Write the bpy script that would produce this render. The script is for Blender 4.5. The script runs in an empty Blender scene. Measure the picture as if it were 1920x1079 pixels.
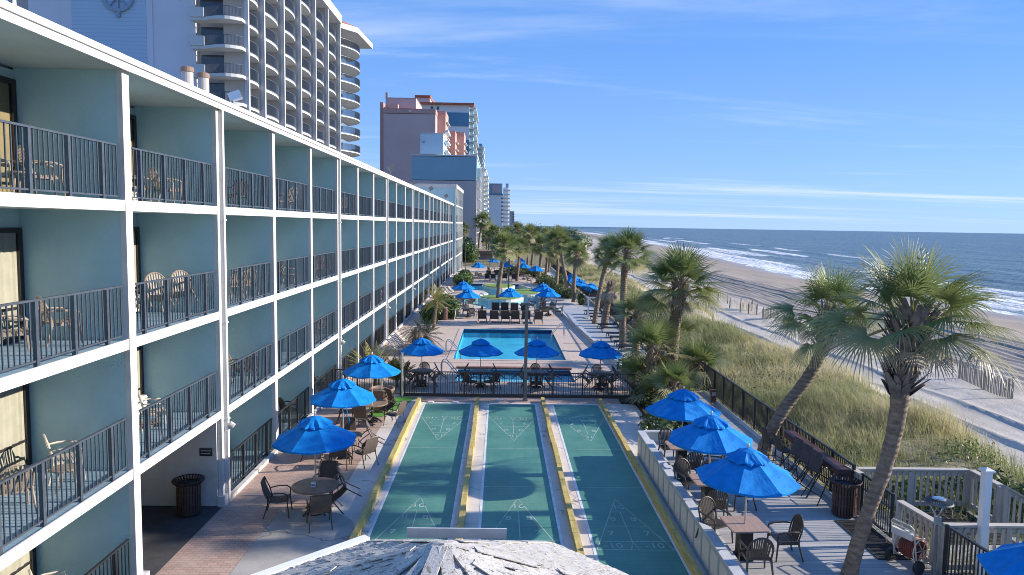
import bpy, math, random
import numpy as np
from mathutils import Vector, Matrix
from math import sin, cos, pi, radians, sqrt
R = random.Random(7)
scene = bpy.context.scene
COL = scene.collection

# ------------------------------------------------------------------ camera
CAM_H = 7.6
F_PX = 1348.2
ROWS = ((0.99976014, -0.01424001, 0.01664009),
        (-0.01535168, 0.08624488, 0.99615568),
        (0.01562039, 0.9961722, -0.08600558))   # world axes seen from the camera (right, up, forward)
cam_d = bpy.data.cameras.new('camera')
cam = bpy.data.objects.new('camera', cam_d)
COL.objects.link(cam)
cam_d.sensor_width = 36.0
cam_d.lens = F_PX / 1920 * 36
cam_d.clip_start = 0.05
cam_d.clip_end = 60000
m = Matrix(((ROWS[0][0], ROWS[0][1], -ROWS[0][2], 0),
            (ROWS[1][0], ROWS[1][1], -ROWS[1][2], 0),
            (ROWS[2][0], ROWS[2][1], -ROWS[2][2], CAM_H),
            (0, 0, 0, 1)))
cam.matrix_world = m
scene.camera = cam

def far(px, py, Y):
    """world X and Z of a far thing seen at a photo pixel and standing Y metres away"""
    d = [ROWS[i][0] * (px - 960) + ROWS[i][1] * (539.5 - py) + ROWS[i][2] * F_PX for i in range(3)]
    t = Y / d[1]
    return d[0] * t, CAM_H + d[2] * t

# ------------------------------------------------------------------ light
SUN_EL, SUN_AZ = radians(22.0), radians(4.0)      # azimuth from +X towards +Y
SUN = Vector((cos(SUN_EL) * cos(SUN_AZ), cos(SUN_EL) * sin(SUN_AZ), sin(SUN_EL)))
sd = bpy.data.lights.new('sun', 'SUN')
sd.energy = 4.2
sd.angle = radians(0.5)
sd.color = (1.0, 0.90, 0.77)
so = bpy.data.objects.new('sun', sd)
so.rotation_euler = (-SUN).to_track_quat('-Z', 'Y').to_euler()
so.location = (60, 20, 60)
COL.objects.link(so)

world = bpy.data.worlds.new('World')
scene.world = world
world.use_nodes = True
wt = world.node_tree
wt.nodes.clear()
def wn(t, **k):
    n = wt.nodes.new(t)
    for a, b in k.items():
        setattr(n, a, b)
    return n
sky = wn('ShaderNodeTexSky', sky_type='NISHITA', sun_disc=False)
sky.sun_elevation = SUN_EL
sky.sun_rotation = pi / 2 - SUN_AZ
sky.altitude = 0
sky.air_density = 1.0
sky.dust_density = 0.0
sky.ozone_density = 4.0
bg = wn('ShaderNodeBackground')
bg.inputs['Strength'].default_value = 0.15
wo = wn('ShaderNodeOutputWorld')
tc = wn('ShaderNodeTexCoord')
sep = wn('ShaderNodeSeparateXYZ')
wt.links.new(tc.outputs['Generated'], sep.inputs[0])
def wmath(op, a, b=None, clamp=False):
    n = wn('ShaderNodeMath', operation=op, use_clamp=clamp)
    for i, v in enumerate((a, b)):
        if v is None: continue
        if isinstance(v, (int, float)): n.inputs[i].default_value = v
        else: wt.links.new(v, n.inputs[i])
    return n.outputs[0]
# thin cirrus: project the view direction on a cloud plane
zc = wmath('MAXIMUM', wmath('ADD', sep.outputs['Z'], 0.045), 0.02)
cx = wmath('DIVIDE', sep.outputs['X'], zc)
cy = wmath('DIVIDE', sep.outputs['Y'], zc)
comb = wn('ShaderNodeCombineXYZ')
wt.links.new(cx, comb.inputs[0]); wt.links.new(cy, comb.inputs[1])
def wnoise(scale, detail, rough, sx, sy, off, rot):
    mp = wn('ShaderNodeMapping')
    mp.inputs['Scale'].default_value = (sx, sy, 1)
    mp.inputs['Location'].default_value = off
    mp.inputs['Rotation'].default_value = (0, 0, rot)
    wt.links.new(comb.outputs[0], mp.inputs[0])
    n = wn('ShaderNodeTexNoise')
    n.inputs['Scale'].default_value = scale
    n.inputs['Detail'].default_value = detail
    n.inputs['Roughness'].default_value = rough
    n.inputs['Distortion'].default_value = 0.6
    wt.links.new(mp.outputs[0], n.inputs['Vector'])
    return n.outputs['Fac']
def wramp(v, a, b):
    n = wn('ShaderNodeMapRange', interpolation_type='SMOOTHSTEP')
    n.inputs['From Min'].default_value = a
    n.inputs['From Max'].default_value = b
    wt.links.new(v, n.inputs['Value'])
    return n.outputs[0]
n1 = wramp(wnoise(0.55, 7, 0.6, 0.45, 1.5, (3.3, 1.2, 0), 0.10), 0.52, 0.78)
n2 = wramp(wnoise(0.30, 7, 0.62, 0.22, 1.5, (2.1, 4.4, 0), 0.05), 0.50, 0.74)
low = wramp(sep.outputs['Z'], 0.30, 0.03)
veil = wmath('MULTIPLY', n2, wmath('MULTIPLY', low, 0.75))
wisp = wmath('MULTIPLY', n1, 0.42)
cl = wmath('MULTIPLY', wmath('ADD', veil, wisp), wramp(sep.outputs['Z'], 0.002, 0.02), clamp=True)
tint = wn('ShaderNodeMix', data_type='RGBA', blend_type='MULTIPLY')
tint.inputs[0].default_value = 1.0
wt.links.new(sky.outputs[0], tint.inputs[6])
tint.inputs[7].default_value = (0.55, 0.80, 1.25, 1)
grad = wn('ShaderNodeValToRGB')
cr_ = grad.color_ramp
cr_.elements[0].position = 0.0; cr_.elements[0].color = (1.28, 1.92, 3.05, 1)
cr_.elements[1].position = 1.0; cr_.elements[1].color = (0.40, 1.05, 2.7, 1)
for p_, c_ in ((0.10, (0.92, 1.62, 3.0, 1)), (0.35, (0.25, 1.0, 2.75, 1))):
    e_ = cr_.elements.new(p_); e_.color = c_
wt.links.new(wmath('MAXIMUM', sep.outputs['Z'], 0.0), grad.inputs[0])
skm = wn('ShaderNodeMix', data_type='RGBA')
skm.inputs[0].default_value = 0.86
wt.links.new(tint.outputs[2], skm.inputs[6]); wt.links.new(grad.outputs[0], skm.inputs[7])
mixc = wn('ShaderNodeMix', data_type='RGBA')
wt.links.new(cl, mixc.inputs[0])
wt.links.new(skm.outputs[2], mixc.inputs[6])
mixc.inputs[7].default_value = (3.0, 3.35, 3.9, 1)
wt.links.new(mixc.outputs[2], bg.inputs['Color'])
wt.links.new(bg.outputs[0], wo.inputs['Surface'])

vs = scene.view_settings
vs.view_transform = 'Standard'
vs.look = 'None'
vs.exposure = 1.0
vs.gamma = 1.0
scene.render.engine = 'CYCLES'
scene.cycles.max_bounces = 6
scene.cycles.transparent_max_bounces = 12
scene.cycles.caustics_reflective = False
scene.cycles.caustics_refractive = False
scene.cycles.sample_clamp_indirect = 4
scene.cycles.pixel_filter_type = 'BLACKMAN_HARRIS'
scene.cycles.filter_width = 0.95

# ------------------------------------------------------------------ materials
class NT:
    def __init__(s, name):
        s.m = bpy.data.materials.new(name)
        s.m.use_nodes = True
        s.t = s.m.node_tree
        s.b = s.t.nodes['Principled BSDF']
        s.out = s.t.nodes['Material Output']
        s._tc = None
    def n(s, t, **k):
        nd = s.t.nodes.new(t)
        for a, b in k.items(): setattr(nd, a, b)
        return nd
    def l(s, a, b): s.t.links.new(a, b)
    def co(s, kind='Object'):
        if s._tc is None: s._tc = s.n('ShaderNodeTexCoord')
        return s._tc.outputs[kind]
    def world(s):
        return s.n('ShaderNodeNewGeometry').outputs['Position']
    def noise(s, scale, detail=4, rough=0.55, vec=None, stretch=None, dist=0.0):
        v = vec if vec is not None else s.co()
        if stretch:
            mp = s.n('ShaderNodeMapping')
            mp.inputs['Scale'].default_value = stretch
            s.l(v, mp.inputs[0]); v = mp.outputs[0]
        nd = s.n('ShaderNodeTexNoise')
        nd.inputs['Scale'].default_value = scale
        nd.inputs['Detail'].default_value = detail
        nd.inputs['Roughness'].default_value = rough
        nd.inputs['Distortion'].default_value = dist
        s.l(v, nd.inputs['Vector'])
        return nd.outputs['Fac']
    def ramp(s, v, a, b):
        nd = s.n('ShaderNodeMapRange', interpolation_type='SMOOTHSTEP')
        nd.inputs['From Min'].default_value = a
        nd.inputs['From Max'].default_value = b
        s.l(v, nd.inputs['Value'])
        return nd.outputs[0]
    def mix(s, f, a, b, mode='MIX'):
        nd = s.n('ShaderNodeMix', data_type='RGBA', blend_type=mode)
        for i, v in ((0, f), (6, a), (7, b)):
            if isinstance(v, (int, float)): nd.inputs[i].default_value = v
            elif isinstance(v, (tuple, list)): nd.inputs[i].default_value = (*v[:3], 1)
            else: s.l(v, nd.inputs[i])
        return nd.outputs[2]
    def math(s, op, a, b=None, clamp=False):
        nd = s.n('ShaderNodeMath', operation=op, use_clamp=clamp)
        for i, v in enumerate((a, b)):
            if v is None: continue
            if isinstance(v, (int, float)): nd.inputs[i].default_value = v
            else: s.l(v, nd.inputs[i])
        return nd.outputs[0]
    def sep(s, v):
        nd = s.n('ShaderNodeSeparateXYZ'); s.l(v, nd.inputs[0]); return nd.outputs
    def bump(s, h, strength=0.3, dist=0.02):
        nd = s.n('ShaderNodeBump')
        nd.inputs['Strength'].default_value = strength
        nd.inputs['Distance'].default_value = dist
        s.l(h, nd.inputs['Height'])
        s.l(nd.outputs[0], s.b.inputs['Normal'])
    def set(s, color=None, rough=0.6, metal=0.0, spec=None):
        if color is not None:
            if isinstance(color, (tuple, list)): s.b.inputs['Base Color'].default_value = (*color[:3], 1)
            else: s.l(color, s.b.inputs['Base Color'])
        if isinstance(rough, (int, float)): s.b.inputs['Roughness'].default_value = rough
        else: s.l(rough, s.b.inputs['Roughness'])
        s.b.inputs['Metallic'].default_value = metal
        if spec is not None: s.b.inputs['Specular IOR Level'].default_value = spec
        return s.m

def simple(name, c, rough=0.6, var=0.18, scale=6.0, bump=0.0, bscale=60.0, metal=0.0, dirt=None, spec=None):
    k = NT(name)
    lo = tuple(x * (1 - var) for x in c); hi = tuple(min(1, x * (1 + var)) for x in c)
    col = k.mix(k.ramp(k.noise(scale, 5, 0.6), 0.3, 0.7), lo, hi)
    if dirt:
        col = k.mix(k.math('MULTIPLY', k.ramp(k.noise(scale * 0.37, 6, 0.65), 0.52, 0.75), dirt[3]), col, dirt[:3])
    if bump: k.bump(k.noise(bscale, 3, 0.6), bump, 0.01)
    return k.set(col, rough, metal, spec)

M = {}
k = NT('white_paint')
c = k.mix(k.ramp(k.noise(1.5, 5, 0.6, vec=k.world()), 0.3, 0.7), (0.55, 0.54, 0.52), (0.62, 0.61, 0.59))
c = k.mix(k.math('MULTIPLY', k.ramp(k.noise(2.4, 7, 0.7, vec=k.world(), stretch=(1, 1, 0.22)), 0.56, 0.72), 0.45), c, (0.42, 0.36, 0.29))
c = k.mix(k.math('MULTIPLY', k.ramp(k.noise(0.9, 8, 0.75, vec=k.world()), 0.64, 0.69), 0.5), c, (0.36, 0.33, 0.30))
k.bump(k.noise(60, 3, 0.6), 0.2, 0.01)
M['white'] = k.set(c, 0.6)
M['white_clean'] = simple('white_vinyl', (0.80, 0.80, 0.80), 0.4, 0.03, 2)
M['fascia'] = simple('fascia_white', (0.68, 0.67, 0.65), 0.5, 0.04, 1.2, 0.05, 60, dirt=(0.45, 0.42, 0.38, 0.2))
# teal stucco
k = NT('teal_stucco')
c = k.mix(k.ramp(k.noise(0.9, 5, 0.6), 0.3, 0.72), (0.375, 0.56, 0.60), (0.435, 0.62, 0.655))
c = k.mix(k.math('MULTIPLY', k.ramp(k.noise(3.0, 6, 0.7, stretch=(1, 1, 0.25)), 0.5, 0.8), 0.35), c, (0.345, 0.52, 0.535))
k.bump(k.noise(28, 5, 0.7), 0.6, 0.02)
M['teal'] = k.set(c, 0.85)
M['soffit'] = simple('soffit_paint', (0.55, 0.60, 0.58), 0.8, 0.06, 1.4, 0.2, 60)
M['rail'] = simple('railing_dark_steel', (0.075, 0.09, 0.115), 0.42, 0.15, 8, metal=0.2)
M['rail_black'] = simple('railing_black', (0.022, 0.024, 0.028), 0.45, 0.15, 8)
M['fence_brown'] = simple('fence_brown_steel', (0.060, 0.045, 0.036), 0.5, 0.15, 8)
M['frame_dark'] = simple('door_frame_dark', (0.025, 0.02, 0.022), 0.4, 0.1, 5)
M['curtain'] = simple('curtain_cloth', (0.56, 0.50, 0.40), 0.9, 0.08, 3)
M['blind'] = simple('blind_ochre', (0.36, 0.275, 0.14), 0.9, 0.08, 3)
M['ac_white'] = simple('vent_white', (0.72, 0.70, 0.62), 0.5, 0.05, 4)
k = NT('door_glass')
gl = k.n('ShaderNodeBsdfGlossy'); gl.inputs['Roughness'].default_value = 0.02
tr = k.n('ShaderNodeBsdfTransparent'); tr.inputs['Color'].default_value = (0.82, 0.86, 0.86, 1)
fr = k.n('ShaderNodeFresnel'); fr.inputs['IOR'].default_value = 1.5
mx = k.n('ShaderNodeMixShader')
k.l(fr.outputs[0], mx.inputs[0]); k.l(tr.outputs[0], mx.inputs[1]); k.l(gl.outputs[0], mx.inputs[2]); k.l(mx.outputs[0], k.out.inputs['Surface'])
M['glass'] = k.m
M['glass_dark'] = simple('window_dark_glass', (0.035, 0.045, 0.06), 0.08, 0.4, 0.6, spec=0.8)
M['room'] = simple('room_dark', (0.10, 0.085, 0.07), 0.9, 0.1, 3)

def umbrella_mat():
    k = NT('umbrella_canvas')
    c = k.mix(k.ramp(k.noise(5, 4, 0.6), 0.3, 0.7), (0.0, 0.185, 0.56), (0.005, 0.25, 0.70))
    k.bump(k.noise(2.6, 4, 0.55, dist=0.6), 0.55, 0.05)
    k.set(c, 0.75, spec=0.25)
    t = k.n('ShaderNodeBsdfTranslucent'); k.l(c, t.inputs['Color'])
    mxx = k.n('ShaderNodeMixShader'); mxx.inputs[0].default_value = 0.10
    k.l(k.b.outputs[0], mxx.inputs[1]); k.l(t.outputs[0], mxx.inputs[2]); k.l(mxx.outputs[0], k.out.inputs['Surface'])
    return k.m
M['canvas'] = umbrella_mat()
M['alu'] = simple('pole_aluminium', (0.55, 0.53, 0.50), 0.35, 0.08, 5, metal=0.6)
M['bronze'] = simple('bronze_frame', (0.060, 0.048, 0.040), 0.45, 0.2, 8, metal=0.2)
M['sling'] = simple('sling_brown_mesh', (0.105, 0.08, 0.065), 0.8, 0.12, 10, 0.3, 300)
M['sling_dark'] = simple('sling_dark_mesh', (0.060, 0.052, 0.052), 0.8, 0.12, 10, 0.3, 300)
M['resin_tan'] = simple('resin_tan', (0.27, 0.215, 0.165), 0.5, 0.1, 6)
M['resin_dark'] = simple('resin_dark_brown', (0.055, 0.045, 0.040), 0.42, 0.15, 6)
M['resin_white'] = simple('resin_offwhite', (0.50, 0.455, 0.385), 0.5, 0.08, 6)
k = NT('table_wood')
sp = k.sep(k.co())
pl = k.math('FRACT', k.math('MULTIPLY', sp[0], 7.5))
line = k.ramp(pl, 0.0, 0.06)
c = k.mix(k.noise(3, 6, 0.7, stretch=(6, 0.6, 1)), (0.26, 0.17, 0.135), (0.50, 0.36, 0.30))
c = k.mix(line, (0.10, 0.07, 0.06), c)
M['table_wood'] = k.set(c, 0.45)
M['table_bronze'] = simple('table_top_bronze', (0.24, 0.165, 0.115), 0.45, 0.2, 4)
M['bar_wood'] = simple('bar_wood_plum', (0.105, 0.050, 0.050), 0.45, 0.3, 3)
M['trash'] = simple('bin_brown_steel', (0.075, 0.042, 0.036), 0.42, 0.15, 7)
M['black'] = simple('black_rubber', (0.02, 0.02, 0.022), 0.7, 0.2, 12)
M['pot'] = simple('pot_terracotta', (0.24, 0.155, 0.115), 0.7, 0.15, 4)
M['soil'] = simple('soil', (0.05, 0.035, 0.025), 0.95, 0.3, 9)
M['steel'] = simple('handrail_steel', (0.60, 0.60, 0.60), 0.22, 0.05, 5, metal=0.9)
M['hose'] = simple('hose_red_brown', (0.22, 0.055, 0.035), 0.5, 0.15, 9)
M['hose_frame'] = simple('reel_frame_cream', (0.60, 0.54, 0.44), 0.45, 0.08, 7)
M['grey_box'] = simple('grey_box', (0.30, 0.32, 0.33), 0.5, 0.1, 5)
M['lamp_grey'] = simple('lamp_grey', (0.14, 0.15, 0.16), 0.45, 0.1, 6, metal=0.3)
# yellow timber
k = NT('yellow_timber')
c = k.mix(k.ramp(k.noise(2.2, 6, 0.65, stretch=(5, 0.7, 5)), 0.3, 0.7), (0.40, 0.29, 0.075), (0.59, 0.465, 0.165))
c = k.mix(k.ramp(k.noise(5, 7, 0.75), 0.60, 0.74), c, (0.22, 0.15, 0.09))
spy = k.math('FRACT', k.math('MULTIPLY', k.sep(k.world())[1], 0.41))
c = k.mix(k.ramp(spy, 0.0, 0.012), (0.10, 0.08, 0.05), c)
k.bump(k.noise(20, 4, 0.6), 0.3, 0.01)
M['yellow'] = k.set(c, 0.7)
# weathered wood (rails of the beach walkway)
k = NT('grey_wood')
c = k.mix(k.noise(3, 6, 0.7, stretch=(2, 2, 2)), (0.34, 0.305, 0.265), (0.56, 0.515, 0.455))
c = k.mix(k.ramp(k.noise(1.3, 5, 0.6), 0.6, 0.75), c, (0.36, 0.40, 0.33))
k.bump(k.noise(30, 4, 0.6), 0.3, 0.01)
M['grey_wood'] = k.set(c, 0.85)
M['pole'] = simple('pole_grey_brown', (0.20, 0.17, 0.14), 0.6, 0.15, 3)
M['slat_wood'] = simple('sand_fence_wood', (0.34, 0.30, 0.24), 0.85, 0.25, 2)
# composite deck
def deck_mat(name, along, w, a, b):
    k = NT(name)
    sp = k.sep(k.world())
    v = k.math('MULTIPLY', sp[1 if along == 'x' else 0], 1 / w)
    fl = k.math('FLOOR', v)
    wn_ = k.n('ShaderNodeTexWhiteNoise', noise_dimensions='1D'); k.l(fl, wn_.inputs['W'])
    fr_ = k.math('FRACT', v)
    gap = k.math('MULTIPLY', k.ramp(fr_, 0.0, 0.05), k.ramp(fr_, 1.0, 0.95))
    c = k.mix(wn_.outputs['Value'], a, b)
    c = k.mix(k.math('MULTIPLY', k.ramp(k.noise(1.1, 6, 0.65, vec=k.world()), 0.45, 0.8), 0.45), c, tuple(x * 0.62 for x in a))
    c = k.mix(gap, tuple(x * 0.25 for x in a), c)
    k.bump(gap, 0.5, 0.006)
    return k.set(c, 0.62)
M['deck'] = deck_mat('deck_boards_grey', 'x', 0.145, (0.34, 0.335, 0.33), (0.44, 0.43, 0.42))
M['floor_blue'] = deck_mat('balcony_floor_blue', 'x', 0.11, (0.20, 0.31, 0.41), (0.25, 0.37, 0.47))
M['deck_white'] = deck_mat('side_deck_boards', 'x', 0.145, (0.42, 0.42, 0.42), (0.52, 0.515, 0.51))
M['wall_cap'] = simple('wall_cap_grey', (0.50, 0.51, 0.52), 0.6, 0.1, 3)
M['wall_frame'] = simple('wall_frame_bluegrey', (0.36, 0.41, 0.43), 0.65, 0.12, 3)
M['wall_panel'] = simple('wall_panel_beige', (0.60, 0.575, 0.525), 0.75, 0.08, 2, 0.1, 60)
# concrete
def concrete(name, a, b, stain):
    k = NT(name)
    w = k.world()
    c = k.mix(k.ramp(k.noise(0.8, 6, 0.6, vec=w), 0.3, 0.7), a, b)
    c = k.mix(k.math('MULTIPLY', k.ramp(k.noise(2.1, 7, 0.7, vec=w), 0.52, 0.72), 0.5), c, stain)
    c = k.mix(k.math('MULTIPLY', k.ramp(k.noise(45, 3, 0.7, vec=w), 0.5, 0.8), 0.35), c, stain)
    vo = k.n('ShaderNodeTexVoronoi', feature='DISTANCE_TO_EDGE'); vo.inputs['Scale'].default_value = 0.33
    nn = k.n('ShaderNodeVectorMath', operation='ADD')
    nz = k.n('ShaderNodeTexNoise'); nz.inputs['Scale'].default_value = 1.7; k.l(w, nz.inputs['Vector'])
    k.l(w, nn.inputs[0]); k.l(nz.outputs['Color'], nn.inputs[1]); k.l(nn.outputs[0], vo.inputs['Vector'])
    c = k.mix(k.ramp(vo.outputs['Distance'], 0.0, 0.012), tuple(x * 0.5 for x in a), c)
    k.bump(k.noise(40, 4, 0.65, vec=w), 0.25, 0.01)
    return k.set(c, 0.85)
M['concrete'] = concrete('pale_concrete', (0.54, 0.49, 0.44), (0.64, 0.59, 0.535), (0.40, 0.355, 0.32))
M['concrete_grey'] = concrete('grey_concrete', (0.32, 0.305, 0.285), (0.42, 0.40, 0.375), (0.24, 0.225, 0.21))
M['asphalt'] = simple('asphalt', (0.055, 0.055, 0.058), 0.85, 0.2, 3, 0.4, 150)
# brick pavers
def pavers(name, a, b, c3, mortar, sc, rot):
    k = NT(name)
    mp = k.n('ShaderNodeMapping'); mp.inputs['Rotation'].default_value = (0, 0, rot)
    k.l(k.world(), mp.inputs[0])
    br = k.n('ShaderNodeTexBrick')
    br.inputs['Scale'].default_value = sc
    br.inputs['Mortar Size'].default_value = 0.014
    br.inputs['Mortar Smooth'].default_value = 0.2
    br.inputs['Bias'].default_value = 0.0
    br.inputs['Brick Width'].default_value = 0.5
    br.inputs['Row Height'].default_value = 0.25
    br.inputs['Color1'].default_value = (*a, 1); br.inputs['Color2'].default_value = (*b, 1); br.inputs['Mortar'].default_value = (*mortar, 1)
    k.l(mp.outputs[0], br.inputs['Vector'])
    c = k.mix(k.math('MULTIPLY', k.ramp(k.noise(1.3, 6, 0.65, vec=k.world()), 0.4, 0.75), 0.55), br.outputs['Color'], c3)
    c = k.mix(k.math('MULTIPLY', k.ramp(k.noise(0.35, 5, 0.6, vec=k.world()), 0.5, 0.7), 0.4), c, tuple(x * 0.8 for x in a))
    k.bump(br.outputs['Fac'], -0.4, 0.008)
    return k.set(c, 0.85)
M['paver'] = pavers('brick_pavers', (0.47, 0.335, 0.275), (0.38, 0.255, 0.21), (0.46, 0.375, 0.32), (0.17, 0.13, 0.11), 2.3, 0.0)
M['paver_pool'] = pavers('pool_pavers', (0.56, 0.455, 0.385), (0.49, 0.385, 0.325), (0.54, 0.46, 0.40), (0.33, 0.27, 0.23), 2.6, radians(45))
# shuffleboard green
k = NT('court_green')
w = k.world()
c = k.mix(k.ramp(k.noise(0.7, 6, 0.65, vec=w), 0.3, 0.72), (0.062, 0.200, 0.150), (0.105, 0.275, 0.205))
c = k.mix(k.math('MULTIPLY', k.ramp(k.noise(4, 6, 0.7, vec=w, stretch=(1, 0.35, 1)), 0.5, 0.75), 0.5), c, (0.115, 0.26, 0.205))
wv = k.n('ShaderNodeTexWave', wave_type='BANDS', bands_direction='Y'); wv.inputs['Scale'].default_value = 1.6; wv.inputs['Distortion'].default_value = 1.2
k.l(w, wv.inputs['Vector'])
c = k.mix(k.math('MULTIPLY', wv.outputs['Fac'], 0.18), c, (0.03, 0.13, 0.11))
spc = k.sep(w)
gx = k.math('FRACT', k.math('MULTIPLY', spc[0], 3.3)); gy = k.math('FRACT', k.math('MULTIPLY', spc[1], 3.3))
grid = k.math('MULTIPLY', k.ramp(gx, 0.0, 0.07), k.ramp(gy, 0.0, 0.07))
c = k.mix(k.math('MULTIPLY', k.math('SUBTRACT', 1.0, grid), 0.35), c, (0.035, 0.125, 0.10))
c = k.mix(k.math('MULTIPLY', k.ramp(k.noise(1.7, 7, 0.75, vec=w), 0.60, 0.72), 0.4), c, (0.16, 0.26, 0.20))
wear = k.math('MULTIPLY', k.math('MULTIPLY', k.ramp(spc[1], 18.0, 19.2), k.ramp(spc[1], 21.8, 20.3)), k.math('MULTIPLY', k.ramp(spc[0], -0.4, 0.1), k.ramp(spc[0], 1.7, 1.1)))
wear = k.math('MULTIPLY', wear, k.ramp(k.noise(16, 3, 0.8, vec=w), 0.50, 0.60))
c = k.mix(k.math('MULTIPLY', wear, 0.45), c, (0.28, 0.29, 0.10))
M['court'] = k.set(c, 0.5)
M['court_line'] = simple('court_line_paint', (0.34, 0.45, 0.39), 0.7, 0.25, 4)
M['court_edge'] = simple('court_edge_white', (0.62, 0.63, 0.66), 0.7, 0.15, 3)
M['turf'] = simple('artificial_turf', (0.085, 0.26, 0.03), 0.9, 0.25, 5, 0.6, 220)
M['island'] = simple('island_turf', (0.16, 0.26, 0.06), 0.95, 0.25, 2, 0.6, 120)
# pool
M['pool_paint'] = simple('pool_plaster', (0.11, 0.50, 0.62), 0.7, 0.10, 1.2)
M['pool_paint_pale'] = simple('pool_plaster_pale', (0.34, 0.56, 0.66), 0.7, 0.10, 1.2)
M['pool_tile'] = simple('pool_tile_navy', (0.02, 0.05, 0.13), 0.3, 0.2, 9)
M['coping_red'] = simple('coping_brick_red', (0.25, 0.115, 0.085), 0.8, 0.2, 5)
k = NT('pool_water')
gl = k.n('ShaderNodeBsdfGlossy'); gl.inputs['Roughness'].default_value = 0.05
tr = k.n('ShaderNodeBsdfTransparent'); tr.inputs['Color'].default_value = (0.60, 0.93, 1.0, 1)
lw = k.n('ShaderNodeLayerWeight'); lw.inputs['Blend'].default_value = 0.5
bp = k.n('ShaderNodeBump'); bp.inputs['Strength'].default_value = 0.7; bp.inputs['Distance'].default_value = 0.03
k.l(k.noise(3.2, 4, 0.6, vec=k.world()), bp.inputs['Height'])
k.l(bp.outputs[0], gl.inputs['Normal'])
mx = k.n('ShaderNodeMixShader')
k.l(k.math('ADD', k.math('MULTIPLY', k.math('POWER', lw.outputs['Facing'], 5.0), 0.45), 0.02), mx.inputs[0]); k.l(tr.outputs[0], mx.inputs[1]); k.l(gl.outputs[0], mx.inputs[2]); k.l(mx.outputs[0], k.out.inputs['Surface'])
M['pool_water'] = k.m
# foliage
def leaf_mat(name, a, b, tip, transl=0.3, rough=0.45):
    k = NT(name)
    at = k.n('ShaderNodeAttribute', attribute_name='tint')
    sp = k.sep(at.outputs['Color'])
    c = k.mix(sp[0], a, b)
    c = k.mix(sp[1], c, tip)
    oi = k.n('ShaderNodeObjectInfo')
    c = k.mix(k.math('MULTIPLY', oi.outputs['Random'], 0.25), c, tuple(x * 0.6 for x in b))
    k.set(c, rough, spec=0.4)
    t = k.n('ShaderNodeBsdfTranslucent'); k.l(c, t.inputs['Color'])
    mxx = k.n('ShaderNodeMixShader'); mxx.inputs[0].default_value = transl
    k.l(k.b.outputs[0], mxx.inputs[1]); k.l(t.outputs[0], mxx.inputs[2]); k.l(mxx.outputs[0], k.out.inputs['Surface'])
    return k.m
M['frond'] = leaf_mat('palm_frond', (0.080, 0.140, 0.042), (0.255, 0.300, 0.100), (0.48, 0.40, 0.26))
M['frond_dry'] = leaf_mat('dry_frond', (0.22, 0.17, 0.11), (0.38, 0.31, 0.22), (0.44, 0.39, 0.32), 0.2, 0.8)
M['frond_yellow'] = leaf_mat('yellow_green_frond', (0.15, 0.17, 0.03), (0.33, 0.31, 0.07), (0.42, 0.30, 0.12))
M['hedge'] = leaf_mat('hedge_leaf', (0.030, 0.075, 0.018), (0.095, 0.165, 0.04), (0.15, 0.20, 0.06))
M['bushleaf'] = leaf_mat('bush_leaf', (0.04, 0.075, 0.02), (0.12, 0.17, 0.05), (0.25, 0.22, 0.10))
M['grassblade'] = leaf_mat('dune_grass', (0.15, 0.205, 0.06), (0.53, 0.475, 0.245), (0.76, 0.67, 0.48), 0.35, 0.7)
k = NT('palm_bark')
c = k.mix(k.ramp(k.noise(5, 6, 0.7, stretch=(1, 1, 2.5)), 0.3, 0.7), (0.135, 0.095, 0.068), (0.31, 0.235, 0.17))
wv = k.n('ShaderNodeTexWave', wave_type='BANDS', bands_direction='Z'); wv.inputs['Scale'].default_value = 2.6; wv.inputs['Distortion'].default_value = 3.0; wv.inputs['Detail'].default_value = 3
k.l(k.co(), wv.inputs['Vector'])
c = k.mix(k.math('MULTIPLY', wv.outputs['Fac'], 0.3), c, (0.13, 0.095, 0.07))
k.bump(k.math('ADD', wv.outputs['Fac'], k.noise(18, 5, 0.7)), 0.6, 0.03)
M['bark'] = k.set(c, 0.9)
M['boot'] = simple('palm_boot', (0.22, 0.165, 0.125), 0.9, 0.45, 3)
M['boot_grey'] = simple('palm_boot_grey', (0.17, 0.145, 0.13), 0.9, 0.45, 3)
# peeling roof paint
k = NT('peeling_white_paint')
base = k.mix(k.noise(7, 6, 0.7), (0.13, 0.10, 0.08), (0.33, 0.28, 0.235))
peel = k.ramp(k.noise(13, 9, 0.8, dist=1.0), 0.39, 0.43)
peel2 = k.ramp(k.noise(45, 5, 0.7, dist=1.0), 0.37, 0.41)
pt = k.math('MULTIPLY', peel, peel2)
white = k.mix(k.noise(3, 5, 0.6), (0.42, 0.40, 0.37), (0.60, 0.58, 0.545))
c = k.mix(pt, base, white)
k.bump(k.math('ADD', pt, k.math('MULTIPLY', k.noise(30, 5, 0.7), 0.5)), 0.8, 0.02)
M['peel'] = k.set(c, 0.8)
# towers
M['tower_wall'] = simple('tower_wall_pale', (0.62, 0.64, 0.70), 0.8, 0.05, 0.1)
M['tower_white'] = simple('tower_white', (0.54, 0.56, 0.565), 0.7, 0.04, 0.2)
k = NT('tower_siding_blue')
z_ = k.math('FRACT', k.math('MULTIPLY', k.sep(k.world())[2], 2.6))
c = k.mix(k.ramp(z_, 0.0, 0.25), (0.30, 0.42, 0.55), (0.42, 0.55, 0.68))
M['siding'] = k.set(c, 0.7)
M['emblem'] = simple('emblem_blue_grey', (0.26, 0.34, 0.44), 0.6, 0.05, 1)
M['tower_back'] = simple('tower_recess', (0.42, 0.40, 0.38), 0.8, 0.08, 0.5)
M['red_tile'] = simple('red_roof_tile', (0.42, 0.12, 0.07), 0.8, 0.2, 0.8)
M['pink'] = simple('pink_stucco', (0.52, 0.38, 0.365), 0.85, 0.06, 0.1)
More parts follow.
